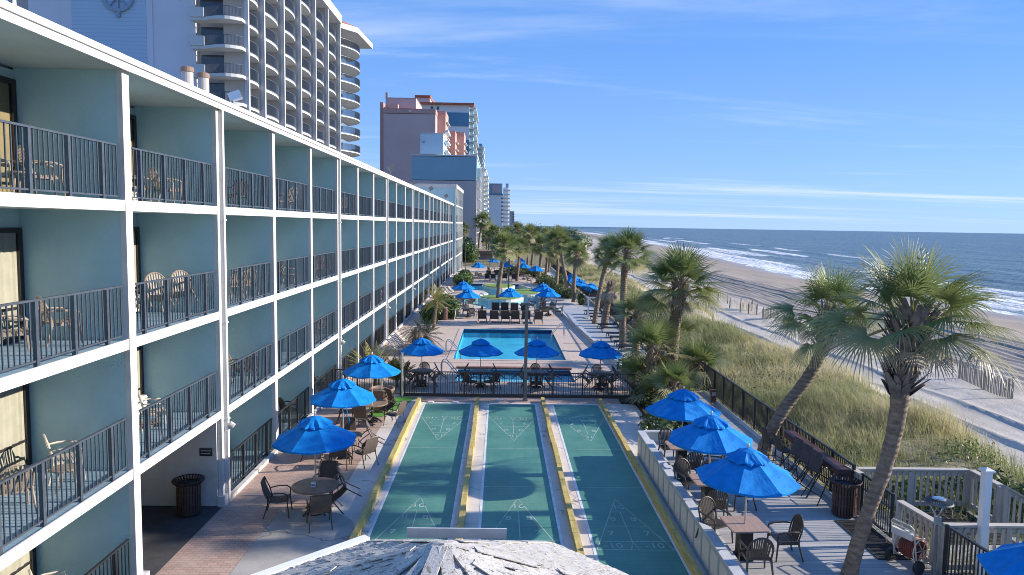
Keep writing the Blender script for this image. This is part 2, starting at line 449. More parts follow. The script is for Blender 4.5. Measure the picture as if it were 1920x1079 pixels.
M['pink_dark'] = simple('pink_stucco_band', (0.45, 0.27, 0.235), 0.85, 0.06, 0.1)
M['salmon'] = simple('salmon_stucco', (0.53, 0.33, 0.275), 0.85, 0.06, 0.1)
M['bluegrey'] = simple('bluegrey_panel', (0.24, 0.40, 0.50), 0.8, 0.06, 0.1)
M['paleblue'] = simple('pale_blue_panel', (0.42, 0.56, 0.64), 0.8, 0.06, 0.1)
M['greywall'] = simple('grey_stucco', (0.46, 0.43, 0.43), 0.85, 0.06, 0.1)
M['paleyellow'] = simple('pale_wall', (0.72, 0.72, 0.72), 0.8, 0.05, 0.1)
M['darkblue'] = simple('deep_blue_panel', (0.10, 0.24, 0.36), 0.7, 0.08, 0.1)

# ------------------------------------------------------------------ mesh building
class MB:
    def __init__(s):
        s.v = []; s.f = []; s.mi = []; s.cur = 0; s.tint = None; s.tv = []
    def add(s, vs, fs):
        o = len(s.v)
        s.v.extend([tuple(p) for p in vs])
        for f in fs:
            s.f.append(tuple(i + o for i in f)); s.mi.append(s.cur)
        if s.tint is not None or s.tv:
            while len(s.tv) < o: s.tv.append((0.5, 0, 0))
            s.tv.extend([s.tint or (0.5, 0, 0)] * (len(s.v) - o))
        return s
    BF = ((0, 3, 2, 1), (4, 5, 6, 7), (0, 1, 5, 4), (1, 2, 6, 5), (2, 3, 7, 6), (3, 0, 4, 7))
    def box(s, x0, x1, y0, y1, z0, z1):
        if x0 > x1: x0, x1 = x1, x0
        if y0 > y1: y0, y1 = y1, y0
        if z0 > z1: z0, z1 = z1, z0
        return s.add([(x0, y0, z0), (x1, y0, z0), (x1, y1, z0), (x0, y1, z0), (x0, y0, z1), (x1, y0, z1), (x1, y1, z1), (x0, y1, z1)], MB.BF)
    def beam(s, p, q, w, h, up=(0, 0, 1)):
        p = Vector(p); q = Vector(q); d = (q - p).normalized(); up = Vector(up)
        if abs(d.dot(up)) > 0.98: up = Vector((0, 1, 0))
        a = d.cross(up).normalized() * (w / 2); b = a.cross(d).normalized() * (h / 2)
        return s.add([p - a - b, p + a - b, q + a - b, q - a - b, p - a + b, p + a + b, q + a + b, q - a + b], MB.BF)
    def tube(s, path, r, n=8, cap=True):
        path = [Vector(p) for p in path]
        rr = r if isinstance(r, (list, tuple)) else [r] * len(path)
        vs = []; prev = None
        for i, p in enumerate(path):
            d = (path[min(i + 1, len(path) - 1)] - path[max(i - 1, 0)]).normalized()
            if prev is None:
                a = d.cross(Vector((0, 0, 1)) if abs(d.z) < 0.9 else Vector((1, 0, 0))).normalized()
            else:
                a = (prev - d * prev.dot(d)).normalized()
            prev = a; b = d.cross(a)
            for j in range(n):
                t = 2 * pi * j / n
                vs.append(p + (a * cos(t) + b * sin(t)) * rr[i])
        fs = [(i * n + j, i * n + (j + 1) % n, (i + 1) * n + (j + 1) % n, (i + 1) * n + j) for i in range(len(path) - 1) for j in range(n)]
        if cap:
            fs.append(tuple(range(n - 1, -1, -1))); fs.append(tuple((len(path) - 1) * n + j for j in range(n)))
        return s.add(vs, fs)
    def lathe(s, prof, n=16, c=(0, 0, 0), cap=True):
        vs = [(c[0] + r * cos(2 * pi * j / n), c[1] + r * sin(2 * pi * j / n), c[2] + z) for r, z in prof for j in range(n)]
        fs = [(i * n + j, i * n + (j + 1) % n, (i + 1) * n + (j + 1) % n, (i + 1) * n + j) for i in range(len(prof) - 1) for j in range(n)]
        if cap:
            fs.append(tuple(range(n - 1, -1, -1))); fs.append(tuple((len(prof) - 1) * n + j for j in range(n)))
        return s.add(vs, fs)
    def prism(s, poly, z0, z1):
        n = len(poly)
        vs = [(x, y, z0) for x, y in poly] + [(x, y, z1) for x, y in poly]
        fs = [tuple(range(n - 1, -1, -1)), tuple(range(n, 2 * n))] + [(i, (i + 1) % n, n + (i + 1) % n, n + i) for i in range(n)]
        return s.add(vs, fs)
    def sheet(s, poly, z):
        return s.add([(x, y, z) for x, y in poly], [tuple(range(len(poly)))])
    def wall_along(s, pts, z0, z1, t):
        """a thin upright band of thickness t following a polyline"""
        n = len(pts); L = []
        for i in range(n):
            a = Vector((*pts[max(i - 1, 0)], 0)); b = Vector((*pts[min(i + 1, n - 1)], 0))
            d = (b - a).normalized(); nn = Vector((-d.y, d.x, 0)) * t / 2
            L.append((Vector((*pts[i], 0)) + nn, Vector((*pts[i], 0)) - nn))
        vs = []
        for a, b in L:
            vs += [(a.x, a.y, z0), (b.x, b.y, z0), (b.x, b.y, z1), (a.x, a.y, z1)]
        fs = []
        for i in range(n - 1):
            for j in range(4):
                fs.append((i * 4 + j, i * 4 + (j + 1) % 4, i * 4 + 4 + (j + 1) % 4, i * 4 + 4 + j))
        fs += [(3, 2, 1, 0), tuple((n - 1) * 4 + j for j in range(4))]
        return s.add(vs, fs)
    def mesh(s, name, mats, smooth=False):
        me = bpy.data.meshes.new(name)
        me.from_pydata(s.v, [], s.f)
        for m_ in (mats if isinstance(mats, (list, tuple)) else [mats]): me.materials.append(m_)
        if any(s.mi): me.polygons.foreach_set('material_index', s.mi)
        if s.tv:
            while len(s.tv) < len(s.v): s.tv.append((0.5, 0, 0))
            a = me.color_attributes.new('tint', 'FLOAT_COLOR', 'POINT')
            arr = np.ones((len(s.v), 4), 'f4'); arr[:, :3] = s.tv
            a.data.foreach_set('color', arr.ravel())
        if smooth: me.polygons.foreach_set('use_smooth', [True] * len(me.polygons))
        me.update()
        return me
    def build(s, name, mats, parent=None, smooth=False):
        o = bpy.data.objects.new(name, s.mesh(name, mats, smooth))
        COL.objects.link(o)
        if parent is not None: o.parent = parent
        return o

def tag(o, label, cat, group=None):
    o['label'] = label; o['category'] = cat
    if group: o['group'] = group
    return o
def struct(o, label=None):
    o['kind'] = 'structure'
    if label: o['label'] = label
    return o
def stuff(o, label, cat):
    o['kind'] = 'stuff'; o['label'] = label; o['category'] = cat
    return o
def thing(name, label, cat, loc=(0, 0, 0), rz=0.0, group=None):
    o = bpy.data.objects.new(name, None)
    o.empty_display_size = 0.3
    COL.objects.link(o)
    o.location = loc; o.rotation_euler = (0, 0, rz)
    return tag(o, label, cat, group)
def dup(root, label, loc=None, rz=None, group=None, scale=None, rot=None):
    r = root.copy(); COL.objects.link(r)
    for ch in root.children:
        c_ = ch.copy(); COL.objects.link(c_); c_.parent = r
        for g in ch.children:
            d = g.copy(); COL.objects.link(d); d.parent = c_
    r['label'] = label
    if group: r['group'] = group
    if loc is not None: r.location = loc
    if rot is not None: r.rotation_euler = rot
    elif rz is not None: r.rotation_euler = (0, 0, rz)
    if scale is not None: r.scale = scale if isinstance(scale, tuple) else (scale,) * 3
    return r
def part(mesh, name, parent, loc=(0, 0, 0), rz=0.0):
    o = bpy.data.objects.new(name, mesh); COL.objects.link(o); o.parent = parent
    o.location = loc; o.rotation_euler = (0, 0, rz)
    return o
class Proto:
    """first use places the prototype itself, later uses copy it"""
    def __init__(s, root): s.root = root; s.used = False
    def put(s, label, loc, rz=0.0, group=None, scale=None, rot=None):
        if not s.used:
            s.used = True; r = s.root
            r['label'] = label
            if group: r['group'] = group
            r.location = loc; r.rotation_euler = rot if rot is not None else (0, 0, rz)
            if scale is not None: r.scale = scale if isinstance(scale, tuple) else (scale,) * 3
            return r
        return dup(s.root, label, loc, rz, group, scale if scale is not None else 1.0, rot)

# ================================================================== SETTING
def shore_shift(y):
    return 75 * (1 - np.exp(-np.maximum(y - 140, 0) ** 1.15 / 1350))
rng = np.random.default_rng(5)
def fbm2(x, y, seed, f0=1.0, octv=4):
    """cheap smooth pseudo-noise from rotated sines"""
    r = np.random.default_rng(seed); s = 0; a = 1.0; tot = 0
    for o in range(octv):
        for _ in range(3):
            th = r.uniform(0, 2 * pi); ph = r.uniform(0, 6.28); f = f0 * 2 ** o * r.uniform(0.7, 1.3)
            s = s + a * np.sin((x * cos(th) + y * sin(th)) * f + ph + 1.3 * np.sin((x * sin(th) - y * cos(th)) * f * 0.6 + ph * 2)); tot += a
        a *= 0.5
    return s / tot
def smooth(a, b, x):
    t = np.clip((x - a) / (b - a), 0, 1); return t * t * (3 - 2 * t)
def terrain_z(x, y):
    u = x - shore_shift(y)
    dune_edge = 17.7 + 1.0 * np.sin(y * 0.21) + 0.5 * np.sin(y * 0.5 + 1)
    z = 0.05 + 0.22 * fbm2(x, y, 3, 0.45, 3) * smooth(9.6, 11, u) + 0.25 * smooth(10, 14, u)
    z = z - 1.15 * smooth(dune_edge - 1.5, dune_edge + 1.8, u)
    z = z - 0.9 * smooth(28, 58, u) - 0.5 * smooth(56, 66, u) - 3.0 * smooth(66, 130, u)
    wob = 0.35 * np.sin(y * 0.06 + 0.6)
    for c_, w_, h_ in ((20.7, 0.20, 0.15), (22.9, 0.20, 0.13)):     # wheel ruts thrown up beside the path
        z = z + h_ * np.exp(-((u - c_ - wob) / w_) ** 2)
    rake = smooth(28.5, 30, u) * (1 - smooth(41, 46, u))
    ph = u * 2 * pi / 0.95 + 1.5 * np.sin(y * 0.02)
    z = z + rake * (0.055 * np.sin(ph) + 0.06 * np.maximum(0, np.sin(ph * 0.31 + 0.8)) ** 4 * 1.6)
    foot = smooth(17.5, 19, u) * (1 - smooth(26, 29, u))
    z = z + foot * 0.045 * fbm2(x, y, 9, 3.2, 2) + 0.10 * smooth(23, 24, u) * (1 - smooth(27, 28.5, u)) * fbm2(x, y, 4, 0.7, 2)
    return z
xs = [-4000, -1500, -600, -200, -100, -60, -30, -15, -9.8, -9.6, 8.9, 9.15, 10, 11, 12, 13, 14, 15] + list(np.arange(15.4, 20, 0.3)) + list(np.arange(20, 47, 0.16)) + list(np.arange(47, 72, 1.2)) + [75, 80, 90, 110, 140, 200, 400]
ys = [-400, -60, 0, 5, 8] + list(np.arange(10, 130, 1.0)) + [131.2] + list(np.arange(133, 260, 4.0)) + list(np.arange(260, 900, 20)) + [1000, 1300, 1800, 2500, 4000, 9000]
X, Y = np.meshgrid(np.array(xs, float), np.array(ys, float))
Xw = X + np.where(X > 12, shore_shift(Y), 0)
Z = np.where(X > 9.1, terrain_z(Xw, Y), 0.02)
pit = (X > -9.7) & (X < 9.0) & (Y > 6) & (Y < 131)
Z = np.where(pit, -1.7, Z)
ny, nx = X.shape
vv = np.stack([Xw, Y, Z], -1).reshape(-1, 3)
idx = np.arange(nx * ny).reshape(ny, nx)
ff = np.stack([idx[:-1, :-1], idx[:-1, 1:], idx[1:, 1:], idx[1:, :-1]], -1).reshape(-1, 4)
me = bpy.data.meshes.new('ground'); me.from_pydata(vv.tolist(), [], ff.tolist())
me.polygons.foreach_set('use_smooth', [True] * len(me.polygons))
ua = me.attributes.new('u', 'FLOAT', 'POINT'); ua.data.foreach_set('value', (Xw - shore_shift(Y)).ravel().astype('f4'))
k = NT('sand_ground')
u = k.n('ShaderNodeAttribute', attribute_name='u').outputs['Fac']
w = k.world()
dry = k.mix(k.ramp(k.noise(0.35, 6, 0.65, vec=w), 0.3, 0.7), (0.42, 0.375, 0.315), (0.54, 0.49, 0.42))
rak = k.mix(k.ramp(k.noise(0.5, 6, 0.7, vec=w, stretch=(1.4, 0.12, 1)), 0.35, 0.7), (0.29, 0.245, 0.20), (0.39, 0.335, 0.275))
wet = k.mix(k.noise(0.12, 5, 0.6, vec=w, stretch=(1, 0.15, 1)), (0.30, 0.245, 0.19), (0.40, 0.335, 0.27))
soil = k.mix(k.ramp(k.noise(0.9, 6, 0.7, vec=w), 0.35, 0.65), (0.13, 0.115, 0.055), (0.33, 0.28, 0.17))
un = k.math('ADD', u, k.math('MULTIPLY', k.math('SUBTRACT', k.noise(0.5, 5, 0.7, vec=w), 0.5), 5.0))
c = k.mix(k.ramp(un, 16.5, 18.5), soil, dry)
c = k.mix(k.ramp(u, 27, 31), c, rak)
c = k.mix(k.ramp(un, 45, 53), c, wet)
k.bump(k.noise(5, 6, 0.7, vec=w), 0.7, 0.05)
rg = k.n('ShaderNodeMapRange'); rg.inputs['From Min'].default_value = 52; rg.inputs['From Max'].default_value = 58
rg.inputs['To Min'].default_value = 0.95; rg.inputs['To Max'].default_value = 0.35
k.l(u, rg.inputs['Value'])
me.materials.append(k.set(c, rg.outputs[0], spec=0.25))
g = bpy.data.objects.new('ground', me); COL.objects.link(g)
struct(g, 'pale sandy ground and raked beach running along the sea')

# sea -------------------------------------------------------------------
ux = list(np.arange(56, 150, 1.0)) + list(np.arange(150, 400, 8.0)) + [450, 600, 900, 1500, 3000, 8000, 30000]
uy = [-600, -200, -60, 0] + list(np.arange(20, 420, 1.6)) + list(np.arange(420, 1200, 12)) + [1300, 1600, 2200, 4000, 9000, 20000, 40000]
U, Y = np.meshgrid(np.array(ux, float), np.array(uy, float))
Xs = U + shore_shift(Y)
nearf = np.exp(-np.maximum(U - 62, 0) / 70.0)
line = U + 3.5 * fbm2(U * 0.3, Y, 21, 0.045, 3)
Z = -2.0 + 0.0 * U
amp = smooth(60, 74, U) * (1 - 0.75 * smooth(150, 400, U))
for c_, h_, w_ in ((70, 0.22, 2.2), (83, 0.42, 2.6), (98, 0.55, 3.2), (117, 0.5, 4)):
    seg = 0.35 + 0.65 * smooth(-0.35, 0.35, fbm2(U * 0 + c_, Y, int(c_), 0.03, 3))
    Z = Z + h_ * seg * np.exp(-((line - c_) / w_) ** 2)
Z = Z + 0.14 * amp * fbm2(U, Y * 0.45, 31, 0.55, 3)
Z = np.where((U > 1000) | (Y > 2000), -2.0, Z)
ny, nx = U.shape
vv = np.stack([Xs, Y, Z], -1).reshape(-1, 3)
idx = np.arange(nx * ny).reshape(ny, nx)
ff = np.stack([idx[:-1, :-1], idx[:-1, 1:], idx[1:, 1:], idx[1:, :-1]], -1).reshape(-1, 4)
me = bpy.data.meshes.new('sea'); me.from_pydata(vv.tolist(), [], ff.tolist())
me.polygons.foreach_set('use_smooth', [True] * len(me.polygons))
# foam follows the breakers that are really in the mesh
foam = np.zeros_like(U)
for c_, w_, s_ in ((61.5, 3.0, 1.0), (66, 3.6, 1.0), (71, 3.2, 0.95), (77, 3.4, 0.6), (82, 3.0, 1.0), (88, 3, 0.45), (97, 3.0, 0.9), (116, 2.8, 0.6)):
    seg = smooth(-0.25, 0.3, fbm2(U * 0 + c_, Y, int(c_ * 3), 0.035, 3) + (0.35 if c_ < 73 else -0.02))
    foam = np.maximum(foam, s_ * seg * np.exp(-((line - c_) / w_) ** 2))
fa = me.attributes.new('foam', 'FLOAT', 'POINT'); fa.data.foreach_set('value', foam.ravel().astype('f4'))
ua = me.attributes.new('u', 'FLOAT', 'POINT'); ua.data.foreach_set('value', U.ravel().astype('f4'))
k = NT('sea_water')
fo = k.n('ShaderNodeAttribute', attribute_name='foam').outputs['Fac']
u = k.n('ShaderNodeAttribute', attribute_name='u').outputs['Fac']
w = k.world()
nz = k.noise(0.55, 8, 0.75, vec=w, stretch=(1, 0.4, 1))
fmask = k.ramp(k.math('ADD', fo, k.math('MULTIPLY', k.math('SUBTRACT', nz, 0.5), 1.5)), 0.30, 0.62)
caps = k.math('MULTIPLY', k.ramp(k.noise(0.10, 8, 0.7, vec=w, stretch=(1, 0.35, 1)), 0.69, 0.75), 0.7)
fmask = k.math('MAXIMUM', fmask, caps)
deep = k.mix(k.ramp(k.noise(0.045, 6, 0.65, vec=w, stretch=(1, 0.25, 1)), 0.35, 0.7), (0.095, 0.135, 0.140), (0.135, 0.180, 0.180))
shal = k.mix(k.noise(0.2, 5, 0.6, vec=w, stretch=(1, 0.3, 1)), (0.13, 0.175, 0.175), (0.20, 0.225, 0.21))
c = k.mix(k.ramp(u, 62, 105), shal, deep)
c = k.mix(fmask, c, (0.62, 0.65, 0.66))
rr = k.math('ADD', k.math('MULTIPLY', fmask, 0.5), 0.32)
k.bump(k.math('ADD', k.noise(0.28, 6, 0.65, vec=w, stretch=(1, 0.38, 1)), k.math('MULTIPLY', k.noise(0.06, 5, 0.6, vec=w, stretch=(1, 0.3, 1)), 2.2)), 1.0, 1.3)
me.materials.append(k.set(c, rr, spec=0.16))
o = bpy.data.objects.new('sea', me); COL.objects.link(o)
struct(o, 'blue grey sea with white breakers along the beach')

# paving -----------------------------------------------------------------
def rect(x0, x1, y0, y1): return [(x0, y0), (x1, y0), (x1, y1), (x0, y1)]
b = MB(); b.sheet(rect(-7.32, -4.4, 11, 31.2), 0.0); struct(b.build('brick_walkway', M['paver']))
b = MB(); b.sheet(rect(-4.4, -3.52, 11, 30.9), 0.0); struct(b.build('pale_walkway', M['concrete']))
pts = [(-5.75, 11), (-3.56, 11)] + [(-4.75 + 1.2 * cos(t), 17.3 + 1.2 * sin(t)) for t in np.linspace(0, pi / 2, 9)] + [(-5.75, 18.5)]
b = MB(); b.sheet(pts, 0.004); struct(b.build('grey_walkway', M['concrete_grey']))
b = MB(); b.sheet(rect(-3.52, 4.98, 11, 30.35), 0.0); struct(b.build('court_slab', M['concrete']))
b = MB(); b.sheet(rect(-3.52, 5.3, 30.35, 31.2), 0.0); b.sheet(rect(-4.4, -3.52, 30.9, 31.2), 0.0); struct(b.build('brick_strip', M['paver']))
b = MB(); b.sheet([(-5.6, 31.1), (-3.62, 31.1), (-4.0, 29.4), (-4.6, 27.8), (-5.1, 28.0)], 0.012); struct(b.build('turf_patch', M['turf']))
b = MB(); b.sheet(rect(4.98, 5.9, 23.6, 30.35), 0.0); struct(b.build('side_walkway', M['concrete']))
# hotel passage floor
b = MB(); b.sheet(rect(-14.0, -7.32, 14.6, 18.8), 0.0); struct(b.build('passage_floor', M['asphalt']))
# pool deck with openings for the two pools
P1 = (-2.62, 3.82, 40.3, 52.2); P2 = (-2.15, 3.75, 34.5, 37.45)
RV = (-4.3, 5.3, 64.5, 93.0)
b = MB()
x0, x1 = -7.32, 6.75
ycur = 31.2
for (a0, a1, c0, c1) in (P2, P1, RV):
    b.sheet(rect(x0, x1, ycur, c0), 0.0)
    b.sheet(rect(x0, a0, c0, c1), 0.0); b.sheet(rect(a1, x1, c0, c1), 0.0)
    ycur = c1
b.sheet(rect(x0, x1, ycur, 130.9), 0.0)
struct(b.build('pool_deck', M['paver_pool']))
b = MB(); b.sheet(rect(6.75, 9.0, 66, 130.9), 0.0); struct(b.build('far_terrace', M['concrete']))
def pool(P, depth, paint, coping, name):
    a0, a1, c0, c1 = P
    b = MB()
    b.add([(a0, c0, -depth), (a1, c0, -depth), (a1, c1, -depth), (a0, c1, -depth), (a0, c0, 0), (a1, c0, 0), (a1, c1, 0), (a0, c1, 0)],
          [(0, 1, 2, 3), (4, 5, 1, 0), (5, 6, 2, 1), (6, 7, 3, 2), (7, 4, 0, 3)])
    struct(b.build(name + '_basin', paint))
    b = MB(); t = 0.006
    b.box(a0 + .002, a0 + t, c0 + t, c1 - t, -.30, -.03); b.box(a1 - t, a1 - .002, c0 + t, c1 - t, -.30, -.03)
    b.box(a0 + .002, a1 - .002, c1 - t, c1 - .002, -.30, -.03); b.box(a0 + .002, a1 - .002, c0 + .002, c0 + t, -.30, -.03)
    struct(b.build(name + '_tiles', M['pool_tile']))
    b = MB(); b.sheet(rect(a0 + .007, a1 - .007, c0 + .007, c1 - .007), -0.13)
    struct(b.build(name + '_water', M['pool_water']))
    b = MB(); q = 0.32
    b.box(a0 - q, a1 + q, c0 - q, c0, .001, .022); b.box(a0 - q, a1 + q, c1, c1 + q, .001, .022)
    b.box(a0 - q, a0, c0, c1, .001, .022); b.box(a1, a1 + q, c0, c1, .001, .022)
    struct(b.build(name + '_coping', coping))
pool(P1, 0.6, M['pool_paint'], M['paver_pool'], 'pool')
pool(P2, 0.5, M['pool_paint_pale'], M['paver_pool'], 'wading_pool')
b = MB(); b.box(P2[0] - .1, P2[1] + .1, P2[3] + .02, P2[3] + .34, .023, .12); struct(b.build('pool_edge_strip', M['coping_red']))
# dark strips across the pool deck, the middle one a painted shadow line
b = MB()
for yy in (39.2, 46.2, 58.0): 
    b.sheet(rect(-6.8, P1[0] - .33 if yy < 52 and yy > 40 else 6.3, yy, yy + .10), 0.004)
    if 40 < yy < 52: b.sheet(rect(P1[1] + .33, 6.2, yy, yy + .10), 0.004)
struct(b.build('dark_deck_strip', M['coping_red']))
# winding river pool
pool(RV, 1.0, M['pool_paint'], M['paver_pool'], 'river_pool')
b = MB()
b.prism([(RV[0], 64.52)] + [(RV[0] + .02, 64.55), (3.2, 64.55)] + [(3.2 - 4.2 * (i / 14), 64.55 + 2.6 + 1.9 * sin(i / 14 * pi * 1.3)) for i in range(15)] + [(RV[0] + .02, 71.5)], -.9, -.002)
b.prism([(RV[0] + .02, 76), (-2.2, 77.2), (-1.3, 80), (-1.9, 83.2), (RV[0] + .02, 84.5)], -.9, -.002)
b.prism([(5.28, 66), (4.0, 69), (3.9, 73), (5.28, 75.5)], -.9, -.002)
b.prism([(5.28, 86), (3.5, 88), (2.4, 92.9), (5.28, 92.9)], -.9, -.002)
struct(b.build('river_bank', M['concrete']))
for cx_, cy_, rx_, ry_ in ((-0.2, 89.0, 2.0, 3.2), (0.1, 74.6, 2.3, 2.5), (3.0, 81.5, 1.7, 3.6)):
    b = MB(); el = [(cx_ + rx_ * cos(t) * (1 + .1 * sin(3 * t)), cy_ + ry_ * sin(t)) for t in np.linspace(0, 2 * pi, 28, endpoint=False)]
    b.prism(el, -.95, .10); struct(b.build('river_island_kerb', M['white']))
    b = MB(); el2 = [(cx_ + (x - cx_) * .9, cy_ + (y - cy_) * .92) for x, y in el]
    b.prism(el2, .101, .16); struct(b.build('river_island', M['island']))

# shuffleboard courts ----------------------------------------------------
def text_mesh(txt, size):
    cu = bpy.data.curves.new('digit', 'FONT'); cu.body = txt; cu.size = size; cu.align_x = 'CENTER'; cu.align_y = 'CENTER'
    ob = bpy.data.objects.new('digit', cu)
    COL.objects.link(ob)
    dg = bpy.context.evaluated_depsgraph_get()
    me_ = bpy.data.meshes.new_from_object(ob.evaluated_get(dg))
    vs = [tuple(v.co) for v in me_.vertices]; fs = [tuple(p.vertices) for p in me_.polygons]
    bpy.data.objects.remove(ob); bpy.data.curves.remove(cu); bpy.data.meshes.remove(me_)
    return vs, fs
DIG = {t: text_mesh(t, 0.36) for t in ('10', '8', '7', '-10')}
LANES = ((-3.08, -1.17), (-0.39, 1.54), (2.35, 4.25))
NAMES = ('left', 'middle', 'right')
for (xa, xb) in LANES:
    b = MB(); b.sheet(rect(xa, xb, 13.6, 30.1), 0.004)
    court = struct(b.build('shuffleboard_court', M['court']))
    e = MB()
    for x in (xa, xb): 
        s_ = -1 if x == xa else 1
        e.sheet(rect(*sorted((x, x + .07 * s_)), 13.55, 30.16), 0.0055)
    e.sheet(rect(xa, xb, 30.1, 30.16), 0.0055)
    struct(e.build('court_edge', M['court_edge'], court))
    l = MB(); xc = (xa + xb) / 2; hw = (xb - xa) / 2 - .03; t = .024; zl = .0075
    def ln(p, q, w=t):
        d = Vector((q[0] - p[0], q[1] - p[1])).normalized(); nn = Vector((-d.y, d.x)) * w / 2
        l.add([(p[0] - nn.x, p[1] - nn.y, zl), (q[0] - nn.x, q[1] - nn.y, zl), (q[0] + nn.x, q[1] + nn.y, zl), (p[0] + nn.x, p[1] + nn.y, zl)], [(0, 1, 2, 3)])
    for s_, Y0 in ((1, 0.0), (-1, 44.4)):
        yy = lambda v: Y0 + s_ * v
        ap, y10, y8, y7, yb = 19.5, 18.6, 17.7, 16.8, 16.35
        wd = lambda v: hw * (ap - v) / (ap - yb)
        ln((xa, yy(20.4)), (xb, yy(20.4)))
        ln((xc, yy(ap)), (xc - wd(yb), yy(yb))); ln((xc, yy(ap)), (xc + wd(yb), yy(yb)))
        for v in (y10, y8): ln((xc - wd(v), yy(v)), (xc + wd(v), yy(v)))
        for v in (y7, yb): ln((xa + .01, yy(v)), (xb - .01, yy(v)))
        ln((xc, yy(y10)), (xc, yy(y7)))
        ln((xc - .1, yy(yb)), (xc, yy(y7))); ln((xc + .1, yy(yb)), (xc, yy(y7)))
        for tx, dx_, v in (('10', 0, 18.93), ('8', -.27, 18.14), ('8', .27, 18.14), ('7', -.45, 17.25), ('7', .45, 17.25), ('-10', -.5, 16.57), ('-10', .5, 16.57)):
            vs, fs = DIG[tx]
            l.add([(xc + dx_ + x * s_, yy(v) + y * s_, zl) for x, y, z in vs], fs)
    struct(l.build('court_marking', M['court_line'], court))
YB = ((-3.39, 30.5, 'leftmost yellow painted timber kerb, beside the pale walkway'), (-0.88, 30.6, 'yellow painted timber kerb between the left and middle shuffleboard courts'),
      (1.92, 30.7, 'yellow painted timber kerb between the middle and right shuffleboard courts'), (4.39, 30.6, 'stained yellow timber kerb at the foot of the panelled deck wall'))
for x, y1, lab in YB:
    b = MB(); yy = 12.0
    while yy < y1 - .1:
        ye = min(yy + 2.43, y1); dx_ = R.uniform(-.012, .012)
        b.box(x - .075 + dx_, x + .075 + dx_, yy + .006, ye - .006, 0.0, .19); yy = ye
    tag(b.build('timber_kerb', M['yellow']), lab, 'kerb', 'yellow timbers between the courts')
# thrown scoring discs etc. lying at the far end
for x, y, lab in ((-1.85, 30.28, 'small white scrap lying at the far edge of the left court'), (-2.9, 30.3, 'small pale scrap lying by the far left kerb'), (0.05, 30.75, 'small pale scrap lying on the bricks left of the tall lamp post')):
    b = MB(); b.prism([(x - .13, y - .05), (x + .1, y - .07), (x + .14, y + .05), (x - .05, y + .08)], .012, .045)
    tag(b.build('litter', M['white_clean']), lab, 'litter')

# ================================================================== HOTEL WING
FX = -7.38; BAY = 4.566; Y0 = 9.80; NB = 22
SLAB = (0.0, 2.48, 5.13, 7.87)      # middle of each floor edge; the lowest is the ground
ROOF = 10.47
BK = -9.4
def coly(c): return Y0 + BAY * c
LV = ('ground', 'second', 'third', 'top')
hotel = thing('hotel_building', 'long four storey hotel wing with teal balcony walls and white columns', 'hotel', (FX, 60, 0))
hotel.location = (0, 0, 0)
b = MB(); b.box(-16.5, BK - .002, coly(1) + .2, 110.6, 5.3, ROOF - .05); b.box(-16.5, BK - .002, coly(2), 110.6, 0, 5.3); b.box(-16.5, BK - .002, 4, coly(1) + .2, 0, ROOF - .05)
b.box(-16.5, BK - .002, coly(1) + .2, coly(2), 2.45, 5.3)
b.build('wall', M['teal'], hotel)
b = MB(); b.box(-17, FX + .12, 4, 110.9, ROOF, ROOF + .16); b.build('roof_slab', M['soffit'], hotel)
b = MB(); b.box(FX + .122, FX + .16, 4, 110.92, ROOF - .02, ROOF + .22); b.box(FX + .161, FX + .20, 4, 110.93, ROOF + .13, ROOF + .245); b.box(-17, FX + .12, 4, 110.9, ROOF + .162, ROOF + .21)
b.build('fascia', M['fascia'], hotel)
colm = MB(); colm.box(FX - .06, FX + .05, -.13, .13, 0, ROOF); colm = colm.mesh('column', M['white'])
colb = MB(); colb.box(FX - .06, FX + .05, -.13, .13, 0, ROOF); colb.box(FX - .05, FX + .13, -.24, .24, 0, .28); colb = colb.mesh('column', M['white'])
pip = MB(); pip.box(FX + .052, FX + .15, .03, .15, .12, ROOF - .02)
for z in (2.3, 4.9, 7.6): pip.box(FX + .051, FX + .17, .01, .17, z, z + .05)
pip.tube([(FX + .12, .09, 2.0), (FX + .12, .09, 2.14), (FX + .22, .09, 2.18), (FX + .30, .09, 2.12)], .07, 8)
pip = pip.mesh('downpipe', M['white'])
divm = MB(); divm.box(BK, FX - .061, -.12, .12, .02, ROOF - .002); divm = divm.mesh('divider_wall', M['teal'])
for c in range(NB + 1):
    y = coly(c)
    part(colb if c in (1, 2) else colm, 'column', hotel, (0, y, 0))
    if c % 3 == 2: part(pip, 'downpipe', hotel, (0, y, 0))
    part(divm, 'divider_wall', hotel, (0, y, 0))
for i, z in enumerate(SLAB[1:]):
    b = MB(); b.box(BK - .3, FX + .005, 4, 110.4, z - .10, z + .075); b.build('balcony_floor', M['floor_blue'], hotel)
    b = MB(); b.box(FX + .006, FX + .036, 4, 110.4, z - .105, z + .105); b.box(BK, FX + .005, 4, 110.4, z - .104, z - .1005)
    b.build('floor_edge', M['white'], hotel)
b = MB()
for bay in range(NB):
    if bay == 1: continue
    b = MB(); b.box(BK, FX - .02, coly(bay) + .16, coly(bay + 1) - .16, 0.0, .06)
    b.build('ground_terrace', M['floor_blue'], hotel)
b = MB()
for bay in range(NB):
    if bay == 1: continue
    b = MB(); b.box(FX + .0, FX + .13, coly(bay) + .19 + (.06 if bay in (0, 1, 2) else 0), coly(bay + 1) - .19 - (.06 if bay in (0,) else 0), 0.0, .12)
    b.build('kerb', M['concrete'], hotel)
# passage side and back walls
b = MB(); b.box(-14.0, FX - .07, coly(2) - .19, coly(2) - .155, 0.01, 2.36); b.box(-14.0, FX - .07, coly(1) + .155, coly(1) + .19, .01, 2.36); b.box(-14.1, -14.0, coly(1), coly(2), 0, 2.36)
b.build('passage_wall', M['wall_panel'], hotel)
